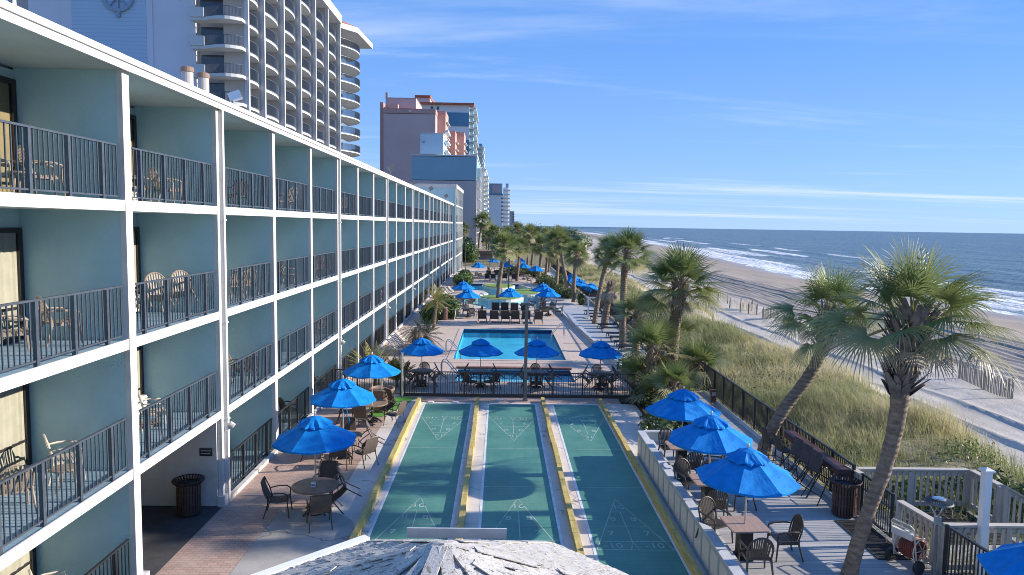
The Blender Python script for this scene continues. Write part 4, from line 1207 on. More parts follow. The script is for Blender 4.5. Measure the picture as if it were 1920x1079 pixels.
# ---- balcony chairs
G = 'chairs on the hotel balconies'
def by(px, x): return -x * F_PX / (939.2 - px)
BC = (  # bay, level, photo x used only to find the place along the balcony, depth x, turn, proto, label
    (0, 3, 96, -8.35, -.75, CH_T, 'tan slatted chair on the top balcony nearest the camera'),
    (0, 3, 22, -8.75, -1.4, CH_T, 'tan chair seen behind rails at the left edge on the top balcony'),
    (0, 2, 30, -8.5, -.8, CH_T, 'left tan armchair on the third floor balcony nearest the camera'),
    (0, 2, 118, -8.45, -.7, CH_T, 'right tan armchair on the third floor balcony nearest the camera'),
    (0, 1, 118, -8.4, -.9, CH_W, 'pale tan chair with fanned back on the second floor balcony nearest the camera'),
    (0, 1, 14, -8.3, .8, CH_T, 'tan chair cut by the left edge on the second floor balcony'),
    (0, 0, 82, -8.5, -.9, CH_W, 'pale chair on the ground terrace at the bottom left edge'),
    (1, 3, 264, -8.7, -.9, CH_T, 'left tan chair on the top balcony left of the first downpipe'),
    (1, 3, 322, -8.3, -.8, CH_T, 'right tan chair on the top balcony left of the first downpipe'),
    (1, 2, 300, -8.3, .9, CH_T, 'left tan slatted chair tipped up on the third floor balcony above the passage'),
    (1, 2, 350, -8.1, .9, CH_T, 'right tan slatted chair tipped up on the third floor balcony above the passage'),
    (1, 1, 288, -8.35, -1.0, CH_W, 'tan chair farther back on the balcony right above the passage'),
    (1, 1, 275, -8.0, -1.0, CH_T, 'tan chair at the rails of the balcony right above the passage'),
    (2, 3, 424, -8.2, -.9, CH_D, 'left dark chair on the top balcony right of the first downpipe'),
    (2, 3, 447, -8.15, .9, CH_D, 'right dark chair on the top balcony right of the first downpipe'),
    (2, 2, 440, -8.2, .9, CH_T, 'left tan chair on the third floor balcony right of the first downpipe'),
    (2, 2, 462, -8.0, .9, CH_T, 'right tan chair on the third floor balcony right of the first downpipe'),
    (2, 1, 448, -8.2, -.9, CH_T, 'left tan chair on the second floor balcony right of the first downpipe'),
    (2, 1, 462, -7.9, .9, CH_D, 'dark chair on the second floor balcony right of the first downpipe'),
    (3, 3, 530, -8.1, -.9, CH_T, 'left tan chair on the fourth bay of the top floor'),
    (3, 3, 545, -7.95, .9, CH_T, 'right tan chair on the fourth bay of the top floor'),
    (3, 2, 540, -8.1, -.8, CH_T, 'tan chair on the fourth bay of the third floor'),
    (3, 0, 541, -8.0, -.8, CH_D, 'dark scroll backed chair on the ground terrace behind the black railing'),
    (4, 2, 596, -8.0, .9, CH_T, 'left tan chair on the fifth bay of the third floor'),
    (4, 2, 607, -7.9, -.9, CH_T, 'right tan chair on the fifth bay of the third floor'),
    (4, 1, 598, -8.0, .9, CH_T, 'tan chair on the fifth bay of the second floor'),
    (4, 0, 598, -8.0, -.8, CH_D, 'dark chair on the fifth ground terrace beside the hotel'),
    (5, 3, 642, -7.95, .9, CH_W, 'pale chair on the top balcony just after the second downpipe'),
    (5, 1, 644, -7.9, -.9, CH_T, 'tan chair on the second floor balcony just after the second downpipe'),
    (6, 1, 678, -7.85, .9, CH_T, 'left tan chair on the seventh bay of the second floor'),
    (6, 1, 685, -7.8, -.9, CH_T, 'right tan chair on the seventh bay of the second floor'),
    (7, 1, 706, -7.8, .9, CH_T, 'tan chair on the eighth bay of the second floor'),
)
for (bay, lv, px, x, rz, pr, lab) in BC:
    y = min(max(by(px, x), coly(bay) + .5), coly(bay + 1) - .5)
    z = SLAB[lv] + (.076 if lv else .061)
    if 'tipped up' in lab: put_lean(pr, lab, (x, y, z), rz, .5, G)
    else: pr.put(lab, (x, y, z), rz, G)
def side_table(lab, x, y, z):
    t = thing('side_table', lab, 'side table', (x, y, z))
    b = MB(); b.lathe([(.24, .40), (.25, .41), (.25, .43), (.235, .44)], 18); b.build('tabletop', M['resin_tan'], t)
    for i in range(3):
        a = i * 2.1 + .3
        b = MB(); b.tube([(.14 * cos(a), .14 * sin(a), .40), (.2 * cos(a), .2 * sin(a), 0)], .02, 6); b.build('leg', M['resin_tan'], t)
side_table('small round tan table between chairs on the second floor balcony nearest the camera', -8.05, 13.15, SLAB[1] + .076)
side_table('small tan table on the fourth bay of the third floor balconies', -7.95, 27.2, SLAB[2] + .076)
side_table('small tan table behind the rails at the left edge of the top balcony', -8.2, 12.55, SLAB[3] + .076)

# ---- loungers
G = 'dark sling loungers behind the large pool'
for i, x in enumerate((-1.35, -.42, .45, 1.22, 2.05, 3.02)):
    lm = ('leftmost', 'second from left', 'third from left', 'fourth from left', 'fifth from left', 'rightmost')[i]
    CL.put('dark sling lounger behind the large pool, %s of the six' % lm, (x, 55.6, 0), R.uniform(-.06, .06), G)
for i, x in enumerate((-.35, .42, 1.25, 2.15)):
    lm = ('leftmost', 'second from left', 'third from left', 'rightmost')[i]
    CL.put('dark lounger at the river pool edge, %s of four' % lm, (x, 61.2 + .15 * (i % 2), 0), R.uniform(-.1, .1), 'dark loungers at the river pool edge')
G = 'dark loungers on the side deck along the fence'
SDZ = .20
for i, y in enumerate((42.6, 44.3, 46.0, 47.7, 50.2, 52.0, 56.5, 58.4, 60.3)):
    lm = ('nearest', 'second nearest', 'third nearest', 'fourth nearest', 'fifth from us', 'sixth from us', 'third from the far end', 'second from the far end', 'farthest')[i]
    CLN.put('dark lounger on the side deck along the fence, %s of nine' % lm, (8.28, y, SDZ), pi / 2 + R.uniform(-.1, .1), G)
for i, y in enumerate((39.4, 40.9, 42.4)):
    ST.put('white strap lounger beside the hotel terrace, %s of the three left of the pool' % ('nearest', 'middle', 'farthest')[i], (-5.75, y + 2.0, 0), -pi / 2 - .25, 'white strap loungers left of the large pool')
for i, (x, y) in enumerate(((-5.3, 74.5), (-5.2, 76), (-4.9, 77.4))):
    ST.put('pale strap lounger beside the river pool near the hotel, %s of three' % ('nearest', 'middle', 'farthest')[i], (x, y, 0), -pi / 2 - .3, 'pale strap loungers beside the river pool')
for i, (x, y) in enumerate(((-5.3, 108), (-5.0, 110.5))):
    ST.put('pale strap lounger far away at the end of the hotel row, %s of two' % ('nearer', 'farther')[i], (x, y, 0), -pi / 2 - .3, 'far pale strap loungers')
G = 'dark loungers beyond the river pool'
for i, (x, y) in enumerate(((-1.75, 98), (-.95, 98), (.6, 98.5), (1.9, 98), (-1.7, 105), (-.5, 105.5))):
    CL.put('dark lounger beyond the river pool, %s' % ('leftmost of the front row', 'second of the front row', 'third of the front row, by the palm', 'rightmost of the front row', 'left one of the rear pair', 'right one of the rear pair')[i], (x, y, 0), R.uniform(-.1, .1), G)

# ---- farther umbrellas with tables and chairs
FU = ((-2.65, 59.0, 'left of the loungers, nearer of two'), (-3.4, 66.8, 'left of the loungers, farther of two'), (.86, 60.4, 'above the middle of the lounger row'),
      (4.15, 61.0, 'right of the loungers, nearer of two'), (3.95, 65.6, 'right of the loungers, farther of two'),
      (-3.1, 101.5, 'far left by the low hedge'), (-1.0, 116, 'far left of the lone palm crown'), (3.2, 117, 'far right of the lone palm'),
      (3.35, 101.5, 'far right of the pool post'), (4.75, 95.0, 'far beside the right planting'), (.85, 104, 'half hidden by the pool post'))
for i, (x, y, w_) in enumerate(FU):
    UMB_LOW.put('blue umbrella %s' % w_, (x, y, 0), i * .3, 'umbrellas round the river pool')
    if i in (2,): continue
    RTD.put('dark table under the blue umbrella %s' % w_, (x, y, 0), i, 'dark tables round the river pool')
    for j, a in enumerate((20, 100, 200, 290) if i < 6 else (40, 220)):
        an = radians(a + i * 17); cx_, cy_ = x + .95 * cos(an), y + .95 * sin(an)
        dg_ = math.degrees(an) % 360
        side = 'right' if dg_ < 45 or dg_ >= 315 else 'far' if dg_ < 135 else 'left' if dg_ < 225 else 'near'
        CH_D.put('dark chair, %s side, table under the umbrella %s' % (side, w_), (cx_, cy_, 0), face(x - cx_, y - cy_), 'dark chairs round the river pool')
for i, (x, y, r_, w_) in enumerate(((8.2, 83.5, (.3, .1, 0), 'far one of the three'), (7.7, 73.5, (.1, .35, .3), 'middle one of the three'), (8.35, 69.5, (.1, .40, .9), 'nearest of the three'))):
    UMB_LOW.put('tilted blue umbrella on the side deck by the beach fence, %s' % w_, (x, y, SDZ - .3), 0, 'tilted umbrellas on the side deck', None, r_)

# ================================================================== DECK, FENCES, STREET FURNITURE
b = MB(); b.prism([(4.9, 8), (9.5, 8), (9.3, 14.4), (9.12, 17.6), (9.12, 31), (7.25, 31), (7.25, 23.3), (4.9, 23.3)], .14, DZ)
struct(b.build('deck', M['deck']))
b = MB(); b.prism([(4.92, 8), (9.05, 8), (9.05, 30.95), (7.3, 30.95), (7.3, 23.2), (4.92, 23.2)], -1.6, .139); struct(b.build('deck_base', M['black']))
b = MB(); b.prism([(6.95, 36), (9.06, 36), (9.06, 66), (5.45, 66), (5.6, 62), (6.15, 52)], -.2, SDZ); struct(b.build('side_deck', M['deck_white']))
b = MB(); b.prism([(6.62, 36), (6.94, 36), (6.14, 52), (5.59, 62), (5.44, 66), (5.12, 66), (5.28, 62), (5.82, 52)], -.2, SDZ + .03); struct(b.build('side_deck_kerb', M['wall_cap']))
b = MB(); b.prism([(4.99, 23.5), (7.24, 23.5), (7.24, 31.02), (9.1, 31.02), (9.1, 35.98), (6.3, 35.98), (6.3, 31.25), (5.32, 31.25), (5.32, 30.4), (5.95, 30.3), (5.9, 23.9)], -1.5, .10); struct(b.build('plant_bed', M['soil']))
b = MB(); b.box(8.98, 9.12, 31.05, 130, -1.6, .30); struct(b.build('retaining_edge', M['concrete_grey']))
# panelled wall
w_ = thing('panelled_wall', 'low panelled wall with pale cap along the right shuffleboard court', 'wall', (4.65, 17, 0)); w_.location = (0, 0, 0)
PX = 4.65
b = MB(); b.box(PX + .03, PX + .20, 8, 23.30, 0, .83); b.build('core', M['wall_frame'], w_)
b = MB(); b.box(PX - .01, PX + .22, 8, 23.34, .831, .872); b.build('cap', M['wall_cap'], w_)
b = MB(); b.box(PX + .221, PX + .46, 8, 23.1, .60, .64); b.build('ledge', M['wall_cap'], w_)
b = MB(); b.box(PX, PX + .029, 8, 23.3, .73, .829); b.box(PX, PX + .029, 8, 23.3, .02, .12)
y = 8.0
while y < 23.3: b.box(PX + .001, PX + .028, y, y + .09, .121, .729); y += .64
b.build('panel_frame', M['wall_frame'], w_)
y = 8.09
pm = MB(); pm.box(PX + .012, PX + .029, .005, .545, .125, .725); pm = pm.mesh('panel', M['wall_panel'])
while y < 23.2: part(pm, 'panel', w_, (0, y, 0)); y += .64
b = MB(); b.box(PX + .221, 7.2, 23.3, 23.38, .1, .83); b.build('end_board', M['wall_frame'], w_)
b = MB(); b.box(PX + .221, 7.2, 23.25, 23.43, .831, .87); b.build('end_cap', M['wall_cap'], w_)

def picket_fence(lab, p, q, z0, h, mat, post_gap, gap=.105, name='railing_fence', cat='fence', mid=False, postr=.03):
    """metal fence from p to q, one mesh of rails and pickets and a mesh for each post"""
    p = Vector((*p, z0)); q = Vector((*q, z0)); L = (q - p).length; d = (q - p) / L
    t = thing(name, lab, cat, p)
    up = Vector((0, 0, 1)); qq = q - p
    b = MB(); b.beam((0, 0, h - .02), qq + up * (h - .02), .055, .04); b.beam(up * .10, qq + up * .10, .03, .035)
    if mid: b.beam(up * (h - .17), qq + up * (h - .17), .03, .03)
    n = max(1, int(L / gap))
    for i in range(n + 1):
        a = qq * (i / n); b.beam(a + up * .115, a + up * (h - .035), .022, .022)
    b.build('pickets', mat, t)
    n = max(1, round(L / post_gap))
    for i in range(n + 1):
        c_ = MB(); a = qq * (i / n); c_.beam(a, a + up * (h + .005), postr * 2, postr * 2); c_.build('post', mat, t)
    return t
picket_fence('black picket fence along the beach side of the grey deck', (9.1, 17.75), (9.1, 30.9), .5, 1.16, M['rail_black'], 1.25)
picket_fence('dark picket fence running on beside the side deck to the far beach', (9.1, 31.2), (9.1, 66), .30, 1.36, M['rail_black'], 2.4, .14)
picket_fence('far stretch of dark fence along the beach behind the palms', (9.1, 66.3), (9.1, 128), .30, 1.30, M['rail_black'], 3.0, .20)
picket_fence('brown picket fence between the shuffleboard courts and the pool', (-4.15, 31.4), (6.35, 31.4), 0.02, 1.10, M['fence_brown'], 1.31)
picket_fence('brown picket fence section with gate between hotel and turf', (-7.2, 31.42), (-4.35, 31.42), 0.02, 1.15, M['fence_brown'], .95)
picket_fence('thin grey fence across the far end of the pool terrace', (-6.8, 126), (5.5, 126), 0.0, 1.3, M['fence_brown'], 2.4, .24)
picket_fence('black picket fence at the bottom right, next to the lamp pole', (9.32, 14.25), (9.42, 11.6), DZ, 1.12, M['rail_black'], 1.3)
b = MB(); b.box(-4.2, 6.4, 31.34, 31.36, .0, .14); b.box(-4.2, 6.4, 31.361, 31.50, 0, .10); struct(b.build('fence_kerb', M['fence_brown']))
b = MB(); b.box(8.92, 9.03, 18.2, 30.9, DZ + .002, DZ + .09); tag(b.build('deck_edge_beam', M['wall_cap']), 'pale edge beam at the foot of the black deck fence', 'beam')
# gate at the walkway entrance
g_ = thing('deck_gate', 'open black picket gate between the wooden posts of the beach walkway', 'gate', (9.18, 17.45, DZ))
b = MB()
for i in range(14): b.beam((0, -.06 - i * .098, .10), (0, -.06 - i * .098, 1.05), .016, .016)
b.build('pickets', M['rail_black'], g_)
b = MB(); b.beam((0, 0, 1.07), (0, -1.4, 1.07), .05, .045); b.beam((0, 0, .08), (0, -1.4, .08), .05, .045); b.beam((0, 0, .72), (0, -1.4, .72), .03, .03); b.beam((0, 0, .05), (0, 0, 1.09), .05, .05); b.beam((0, -1.4, .05), (0, -1.4, 1.09), .05, .05)
b.build('gate_frame', M['rail_black'], g_)
# wooden walkway to the beach
b = MB(); b.prism([(9.2, 14.45), (12.2, 14.45), (12.2, 17.85), (9.2, 17.85)], .20, DZ - .004); struct(b.build('beach_walkway', M['deck']))
st_ = thing('beach_stairs', 'weathered wooden stairs going down to the beach at the right edge', 'stairs', (12.2, 15.6, 0)); st_.location = (0, 0, 0)
for i in range(6):
    b = MB(); b.box(12.21 + i * .30, 12.52 + i * .30, 14.5, 16.75, DZ - .19 - i * .17, DZ - .15 - i * .17); b.build('tread', M['grey_wood'], st_)
def wood_rail(lab, p, q, z0, z1, h=1.07, posts=True):
    p = Vector((*p, z0)); q = Vector((*q, z1)); t = thing('wooden_railing', lab, 'railing', p)
    qq = q - p; L = qq.length; up = Vector((0, 0, 1))
    b = MB(); b.beam(up * (h - .02), qq + up * (h - .02), .16, .038); b.build('cap_rail', M['grey_wood'], t)
    b = MB(); b.beam(up * (h - .12), qq + up * (h - .12), .045, .13); b.build('upper_rail', M['grey_wood'], t)
    b = MB(); b.beam(up * .14, qq + up * .14, .045, .12); b.build('lower_rail', M['grey_wood'], t)
    b = MB(); n = int(L / .155); s_ = qq.cross(up).normalized() * .045
    for i in range(n):
        a = qq * ((i + .5) / n) + s_; b.beam(a + up * .1, a + up * (h - .08), .042, .042)
    b.build('balusters', M['grey_wood'], t)
    n = max(1, round(L / 1.5))
    for i in range(n + 1):
        a = qq * (i / n); b = MB(); b.beam(a - up * .4, a + up * (h - .045), .10, .10); b.build('post', M['grey_wood'], t)
wood_rail('weathered railing along the far side of the beach walkway', (9.25, 17.92), (12.14, 17.92), DZ, DZ)
wood_rail('short weathered railing at the end of the walkway landing', (12.22, 17.86), (12.22, 16.8), DZ, DZ)
wood_rail('sloping weathered railing down the beach stairs at the right edge', (12.3, 16.72), (14.4, 16.72), DZ, DZ - 1.15)
wood_rail('weathered railing beside the hose reel, mossy end post', (9.15, 15.72), (9.28, 14.5), DZ, DZ)
wood_rail('weathered railing on the near side of the walkway behind the white post', (9.38, 14.42), (13.4, 14.42), DZ, DZ)
wood_rail('short weathered railing between the bar counter and the black gate', (9.12, 18.15), (9.18, 17.5), DZ, DZ)
# mats
def mat_(lab, poly, z):
    b = MB(); b.prism(poly, z + .002, z + .016); o = b.build('rubber_mat', M['black'])
    return tag(o, lab, 'mat', 'black rubber mats')
def mat2(lab, x0, x1, y0, y1, z):
    t = thing('rubber_mat', lab, 'mat', (x0, y0, z + .002), 0, 'black rubber mats')
    b = MB(); w2, l2 = x1 - x0, y1 - y0
    b.box(0, w2, 0, .06, 0, .016); b.box(0, w2, l2 - .06, l2, 0, .016); b.box(0, .06, .06, l2 - .06, 0, .016); b.box(w2 - .06, w2, .06, l2 - .06, 0, .016); b.build('border', M['black'], t)
    b = MB(); n = int((l2 - .12) / .075)
    for i in range(n): b.box(.06, w2 - .06, .075 + i * .075, .075 + i * .075 + .045, .001, .012)
    b.build('ribs', M['black'], t)
mat2('black ribbed mat on the grey deck in front of the black gate', 8.35, 9.08, 15.0, 17.1, DZ)
mat2('black mat on the landing of the wooden beach walkway', 10.05, 12.05, 15.8, 17.75, DZ)
# white post, lamp, hose reel
t = thing('white_post', 'tall square white post with flat cap at the beach walkway', 'post', (10.1, 14.30, DZ - .3))
b = MB(); b.box(-.075, .075, -.075, .075, 0, 2.55); b.build('shaft', M['white_clean'], t)
b = MB(); b.prism([(-.11, -.11), (.11, -.11), (.11, .11), (-.11, .11)], 2.551, 2.585); b.add([(-.11, -.11, 2.5855), (.11, -.11, 2.5855), (.11, .11, 2.5855), (-.11, .11, 2.5855), (0, 0, 2.64)], [(0, 1, 4), (1, 2, 4), (2, 3, 4), (3, 0, 4)]); b.build('cap', M['white_clean'], t)
t = thing('post_lamp', 'grey post lamp with round finned head on three arms', 'lamp', (8.98, 14.05, DZ))
b = MB(); b.tube([(0, 0, 0), (0, 0, 1.22)], .035, 10); b.build('pole', M['lamp_grey'], t)
b = MB(); b.box(-.055, .055, -.045, .045, 1.221, 1.38); b.build('junction_box', M['grey_box'], t)
b = MB()
for i in range(3):
    a = i * 2.094 + .5; b.tube([(.02 * cos(a), .02 * sin(a), 1.37), (.07 * cos(a), .07 * sin(a), 1.45), (.20 * cos(a), .20 * sin(a), 1.66)], .014, 6)
b.build('arms', M['steel'], t)
b = MB(); b.lathe([(.10, 1.63), (.25, 1.65), (.272, 1.675), (.26, 1.70), (.12, 1.725)], 32); b.build('head', M['lamp_grey'], t)
b = MB()
for i in range(32):
    a = 2 * pi * i / 32; b.beam((.125 * cos(a), .125 * sin(a), 1.728), (.25 * cos(a), .25 * sin(a), 1.708), .008, .03)
b.build('fins', M['lamp_grey'], t)
b = MB(); b.lathe([(.12, 1.726), (.13, 1.755), (.10, 1.775), (.02, 1.78)], 24); b.build('hub', M['steel'], t)
t = thing('hose_reel_cart', 'hose reel cart with red brown hose, cream frame and black wheels', 'hose reel', (8.92, 14.75, DZ), radians(22))
b = MB()
for k_ in range(4):
    rr = .135 + .028 * k_
    for j in range(8 - k_ // 2):
        yy = -.17 + j * .05 + .012 * (k_ % 2)
        b.tube([(rr * cos(a), yy, .42 + rr * sin(a)) for a in np.linspace(0, 2 * pi, 19)], .021, 6, False)
b.build('hose', M['hose'], t)
for s_ in (-1, 1):
    b = MB(); b.tube([(.27 * cos(a), s_ * .23, .42 + .27 * sin(a)) for a in np.linspace(0, 2 * pi, 25)], .014, 6, False)
    for i in range(3): b.tube([(.27 * cos(i * pi / 3), s_ * .23, .42 + .27 * sin(i * pi / 3)), (-.27 * cos(i * pi / 3), s_ * .23, .42 - .27 * sin(i * pi / 3))], .01, 6)
    b.build('reel_side', M['hose_frame'], t)
    b = MB(); b.tube([(.42, s_ * .27, .03), (.30, s_ * .27, .16), (-.20, s_ * .27, .18), (-.34, s_ * .27, .95), (-.38, s_ * .20, 1.02)], .014, 6); b.tube([(0, s_ * .27, .17), (0, s_ * .27, .44)], .014, 6); b.build('frame', M['hose_frame'], t)
    b = MB(); b.tube([(-.22, s_ * .30, .14), (-.22, s_ * .375, .14)], .14, 18); b.build('wheel', M['black'], t)
b = MB(); b.tube([(-.38, -.20, 1.02), (-.38, .20, 1.02)], .014, 6); b.tube([(-.33, -.27, .9), (-.33, .27, .9)], .012, 6); b.build('handle', M['hose_frame'], t)
b = MB(); b.box(-.36, -.28, -.25, .25, .70, .84); b.build('basket', M['wall_panel'], t)
b = MB(); b.tube([(0, -.27, .42), (0, .27, .42)], .04, 8); b.build('axle', M['table_bronze'], t)
# bollard lamp
t = thing('bollard_lamp', 'dark brown bollard lamp standing on the boardwalk by the gate', 'bollard', (8.72, 28.6, DZ))
b = MB(); b.tube([(0, 0, 0), (0, 0, .12)], .05, 8); b.build('foot', M['alu'], t)
b = MB(); b.box(-.11, .11, -.09, .09, .121, .60); b.box(-.12, .12, -.10, .10, .601, .64); b.build('housing', M['bar_wood'], t)
b = MB(); b.box(-.085, .085, -.093, -.091, .40, .55); b.build('louvre', M['grey_box'], t)
# sign by the palms
t = thing('notice_sign', 'small white notice sign with grey figure behind the palm trunk', 'sign', (8.62, 35.6, .1))
b = MB(); b.tube([(0, 0, 0), (0, 0, .95)], .02, 6); b.build('post', M['alu'], t)
b = MB(); b.box(-.30, .30, -.012, .012, .93, 1.30); b.build('board', M['white_clean'], t)
b = MB(); b.lathe([(.03, 0), (.04, .035), (.025, .07)], 8, (0, -.016, 1.20)); b.box(-.045, .045, -.018, -.0125, 1.08, 1.19); b.box(-.2, .2, -.018, -.0125, .98, 1.0); b.box(-.16, .16, -.018, -.0125, 1.02, 1.035); b.build('pictogram', M['grey_box'], t)
t = thing('easel_sign', 'white board leaning beside the hedge and the far brown bin', 'sign', (-3.62, 57.4, 0))
b = MB(); b.beam((0, 0, 0), (.10, .12, .85), .35, .03, (1, 0, 0)); b.build('board', M['white_clean'], t)
b = MB(); b.beam((.03, -.02, .40), (.05, -.005, .55), .05, .01, (1, 0, 0)); b.build('logo', M['darkblue'], t)
# round bin and poles by the pools
t = thing('round_bin', 'plain red brown drum bin in front of the round hedge', 'bin', (-4.5, 57.2, 0))
b = MB(); b.lathe([(.36, 0), (.38, .1), (.38, .95), (.36, 1.0)], 20); b.build('drum', M['trash'], t)
b = MB(); b.lathe([(.385, .88), (.40, .90), (.40, .98), (.385, 1.01), (.30, 1.03)], 20); b.build('rim', M['trash'], t)
def pole_light(lab, x, y, h, r, name='light_pole'):
    t = thing(name, lab, 'lamp post', (x, y, 0))
    b = MB(); b.beam((0, 0, 0), (0, 0, h), r * 2, r * 2); b.build('pole', M['pole'], t)
    b = MB(); b.box(-.16, .16, -.09, .09, h + .001, h + .09); b.box(-.30, -.17, -.05, .05, h - .05, h + .05); b.box(.17, .30, -.05, .05, h - .05, h + .05); b.build('lamp_head', M['lamp_grey'], t)
    b = MB(); b.box(-r - .04, r + .04, -r - .04, r + .04, 0.001, .07); b.build('base_plate', M['lamp_grey'], t)
pole_light('tall brown lamp post between the fence and the middle court', 1.16, 30.75, 4.2, .068)
pole_light('tall lamp post on the river pool island beside the lone palm', .90, 76.5, 7.0, .09)
pole_light('thin white pole at the far end of the hotel row', -5.9, 122, 4.6, .05)
# lifeguard shower / white frame post on the side deck
t = thing('shower_post', 'white angled shower post on the side deck kerb', 'shower', (7.15, 57.6, SDZ))
b = MB(); b.box(-.06, .06, -.06, .06, 0, 1.75); b.build('post', M['white_clean'], t)
b = MB(); b.box(.061, .55, -.05, .05, 1.64, 1.75); b.build('arm', M['white_clean'], t)
b = MB(); b.lathe([(.34, 0), (.36, .03), (.33, .06)], 18); b.build('basin', M['concrete'], t)
# pool handrails
def handrail(lab, x, y, s_=1, sc=1.0, gap=.55):
    t = thing('pool_handrail', lab, 'handrail', (x, y, 0)); 
    for k_ in (0, 1):
        b = MB(); yy = k_ * gap
        b.tube([(0, yy, .02), (0, yy, .75), (s_ * .05, yy, .86), (s_ * .14, yy, .90), (s_ * .26, yy, .84), (s_ * .80, yy, .25), (s_ * .86, yy, .1), (s_ * .86, yy, -.5)], .024, 8); b.build('rail', M['steel'], t)
    return t
handrail('bent steel handrail at the left corner of the large pool', -3.1, 41.2)
handrail('bent steel handrail at the left end of the small pool', -2.85, 35.0, 1)
handrail('steel handrail at the far right corner of the large pool', 4.45, 48.8, -1)
handrail('white handrails of the river pool stairs', -2.0, 70.4, 1)
# depth marks on the pool edge
for x, y, lab in ((.15, 52.35, 'white depth mark tile on the far edge of the large pool'), (-1.2, 40.12, 'pale depth mark tile on the near edge of the large pool, left'), (1.3, 40.12, 'pale depth mark tile on the near edge of the large pool, right'), (-3.2, 44.0, 'pale tile mark left of the large pool')):
    b = MB(); b.box(x - .22, x + .22, y - .07, y + .07, .023, .028); tag(b.build('depth_tile', M['white_clean']), lab, 'tile')
# pot
t = thing('plant_pot', 'big terracotta pot with pale stake behind the third walkway umbrella', 'pot', (-4.72, 28.75, 0))
b = MB(); b.lathe([(.30, 0), (.36, .25), (.40, .62), (.47, .84), (.52, .90), (.52, .96), (.46, .97), (.44, .90)], 24); b.build('pot', M['pot'], t)
b = MB(); b.lathe([(.42, .88), (.02, .91)], 20); b.build('soil', M['soil'], t)
b = MB(); b.tube([(-.05, .0, .88), (.02, 0, 1.4)], .05, 8); b.build('stake', M['alu'], t)
t = thing('fence_pipe', 'pale vertical pipe at the end post of the brown fence', 'pipe', (-4.24, 31.2, 0))
b = MB(); b.tube([(0, 0, 0), (0, 0, 1.95)], .045, 8); b.build('pipe', M['alu'], t)
b = MB(); b.lathe([(.06, 1.951), (.06, 1.99)], 8); b.build('cap', M['steel'], t)

# ================================================================== GAZEBO ROOF IN THE FOREGROUND
gz = thing('gazebo_roof', 'weathered shingle gazebo roof with flaking white paint at the bottom edge', 'roof', (-.53, 6.95, 0))
EZ, AZ_, RO = 2.98, 4.42, 3.46
ang0 = pi / 8
def oct_(r, z): return [(r * cos(ang0 + i * pi / 4), r * sin(ang0 + i * pi / 4), z) for i in range(8)]
b = MB(); rr = random.Random(3)
for i in range(8):                       # courses of ragged split shingles on every facet
    A = Vector(oct_(RO, EZ)[i]); B = Vector(oct_(RO, EZ)[(i + 1) % 8]); T = Vector((0, 0, AZ_))
    nrm = (B - A).cross(T - A).normalized()
    if nrm.z < 0: nrm = -nrm
    b.add([A - nrm * .03, B - nrm * .03, T - nrm * .03], [(0, 1, 2)])
    rows = 26
    for r_ in range(rows):
        f0 = r_ / rows; f1 = min(1.0, (r_ + 1.9) / rows)
        L0 = A.lerp(T, f0); R0 = B.lerp(T, f0); wid = (R0 - L0).length
        if wid < .12: continue
        n = max(2, int(wid / .12)); e = [0]
        for j in range(n): e.append(e[-1] + rr.uniform(.5, 1.5))
        e = [x / e[-1] for x in e]
        L1 = A.lerp(T, f1); R1 = B.lerp(T, f1)
        for j in range(n):
            lift = .004 + .022 * rr.random() ** 2; slip = rr.uniform(-.25, .15) / rows * (1 if r_ else 0)
            p0 = L0.lerp(R0, e[j] + .004); p1 = L0.lerp(R0, e[j + 1] - .004)
            q0 = L1.lerp(R1, e[j] + .004); q1 = L1.lerp(R1, e[j + 1] - .004)
            dn = (L0 - L1) * slip
            tw = rr.uniform(-.008, .008)
            p0 = p0 + dn + nrm * (lift + tw + .012); p1 = p1 + dn + nrm * (lift - tw + .012); q0 = q0 + nrm * .002; q1 = q1 + nrm * .002
            m0 = p0.lerp(p1, rr.uniform(.3, .7)) + dn * rr.uniform(-.3, .3)
            b.add([p0, m0 + nrm * .0, p1, q1, q0, p0 - nrm * .012, m0 - nrm * .012, p1 - nrm * .012], [(0, 1, 2, 3, 4), (0, 5, 6, 1), (1, 6, 7, 2), (0, 4, 5), (2, 7, 3)])
sh_ = b.build('shingles', M['peel'], gz)
for i in range(8):
    b = MB(); A = Vector(oct_(RO, EZ)[i]); T = Vector((0, 0, AZ_))
    for s0, s1, off in ((0.02, .33, .016), (.37, .62, .020), (.70, .90, .024)):
        p = A.lerp(T, s0) + Vector((0, 0, off)); q = A.lerp(T, s1) + Vector((0, 0, off + .008))
        b.beam(p, q, .12, .010)
    b.build('ridge_cap', M['peel'], gz)
bw = [(-103, .75, .15, .13), (-78, .95, .13, .10), (-125, .8, .10, .09), (-150, .9, .09, .05), (-48, 1.0, .08, .05)]
for a, L_, w2, lf in bw:                      # loose boards lifting round the peak
    an = radians(a); d = Vector((cos(an), sin(an), 0)); sl = (AZ_ - EZ) / (RO * cos(pi / 8))
    p = d * .10 + Vector((0, 0, AZ_ - .10 * sl + .06)); q = d * (.10 + L_) + Vector((0, 0, AZ_ - (.10 + L_) * sl + lf))
    b = MB(); b.beam(p, q, w2, .02); b.build('loose_board', M['peel'], gz)
b = MB(); o8 = oct_(RO + .02, EZ)
for i in range(8): b.beam(Vector(o8[i]) - Vector((0, 0, .08)), Vector(o8[(i + 1) % 8]) - Vector((0, 0, .08)), .03, .15)
b.build('fascia_board', M['white'], gz)
o8 = oct_(RO + .13, EZ)
for i in (2,):
    b = MB(); A = Vector(o8[i]); B = Vector(o8[i + 1]); 
    b.beam(A - Vector((0, 0, .02)), B - Vector((0, 0, .02)), .14, .10); b.build('gutter', M['white_clean'], gz)
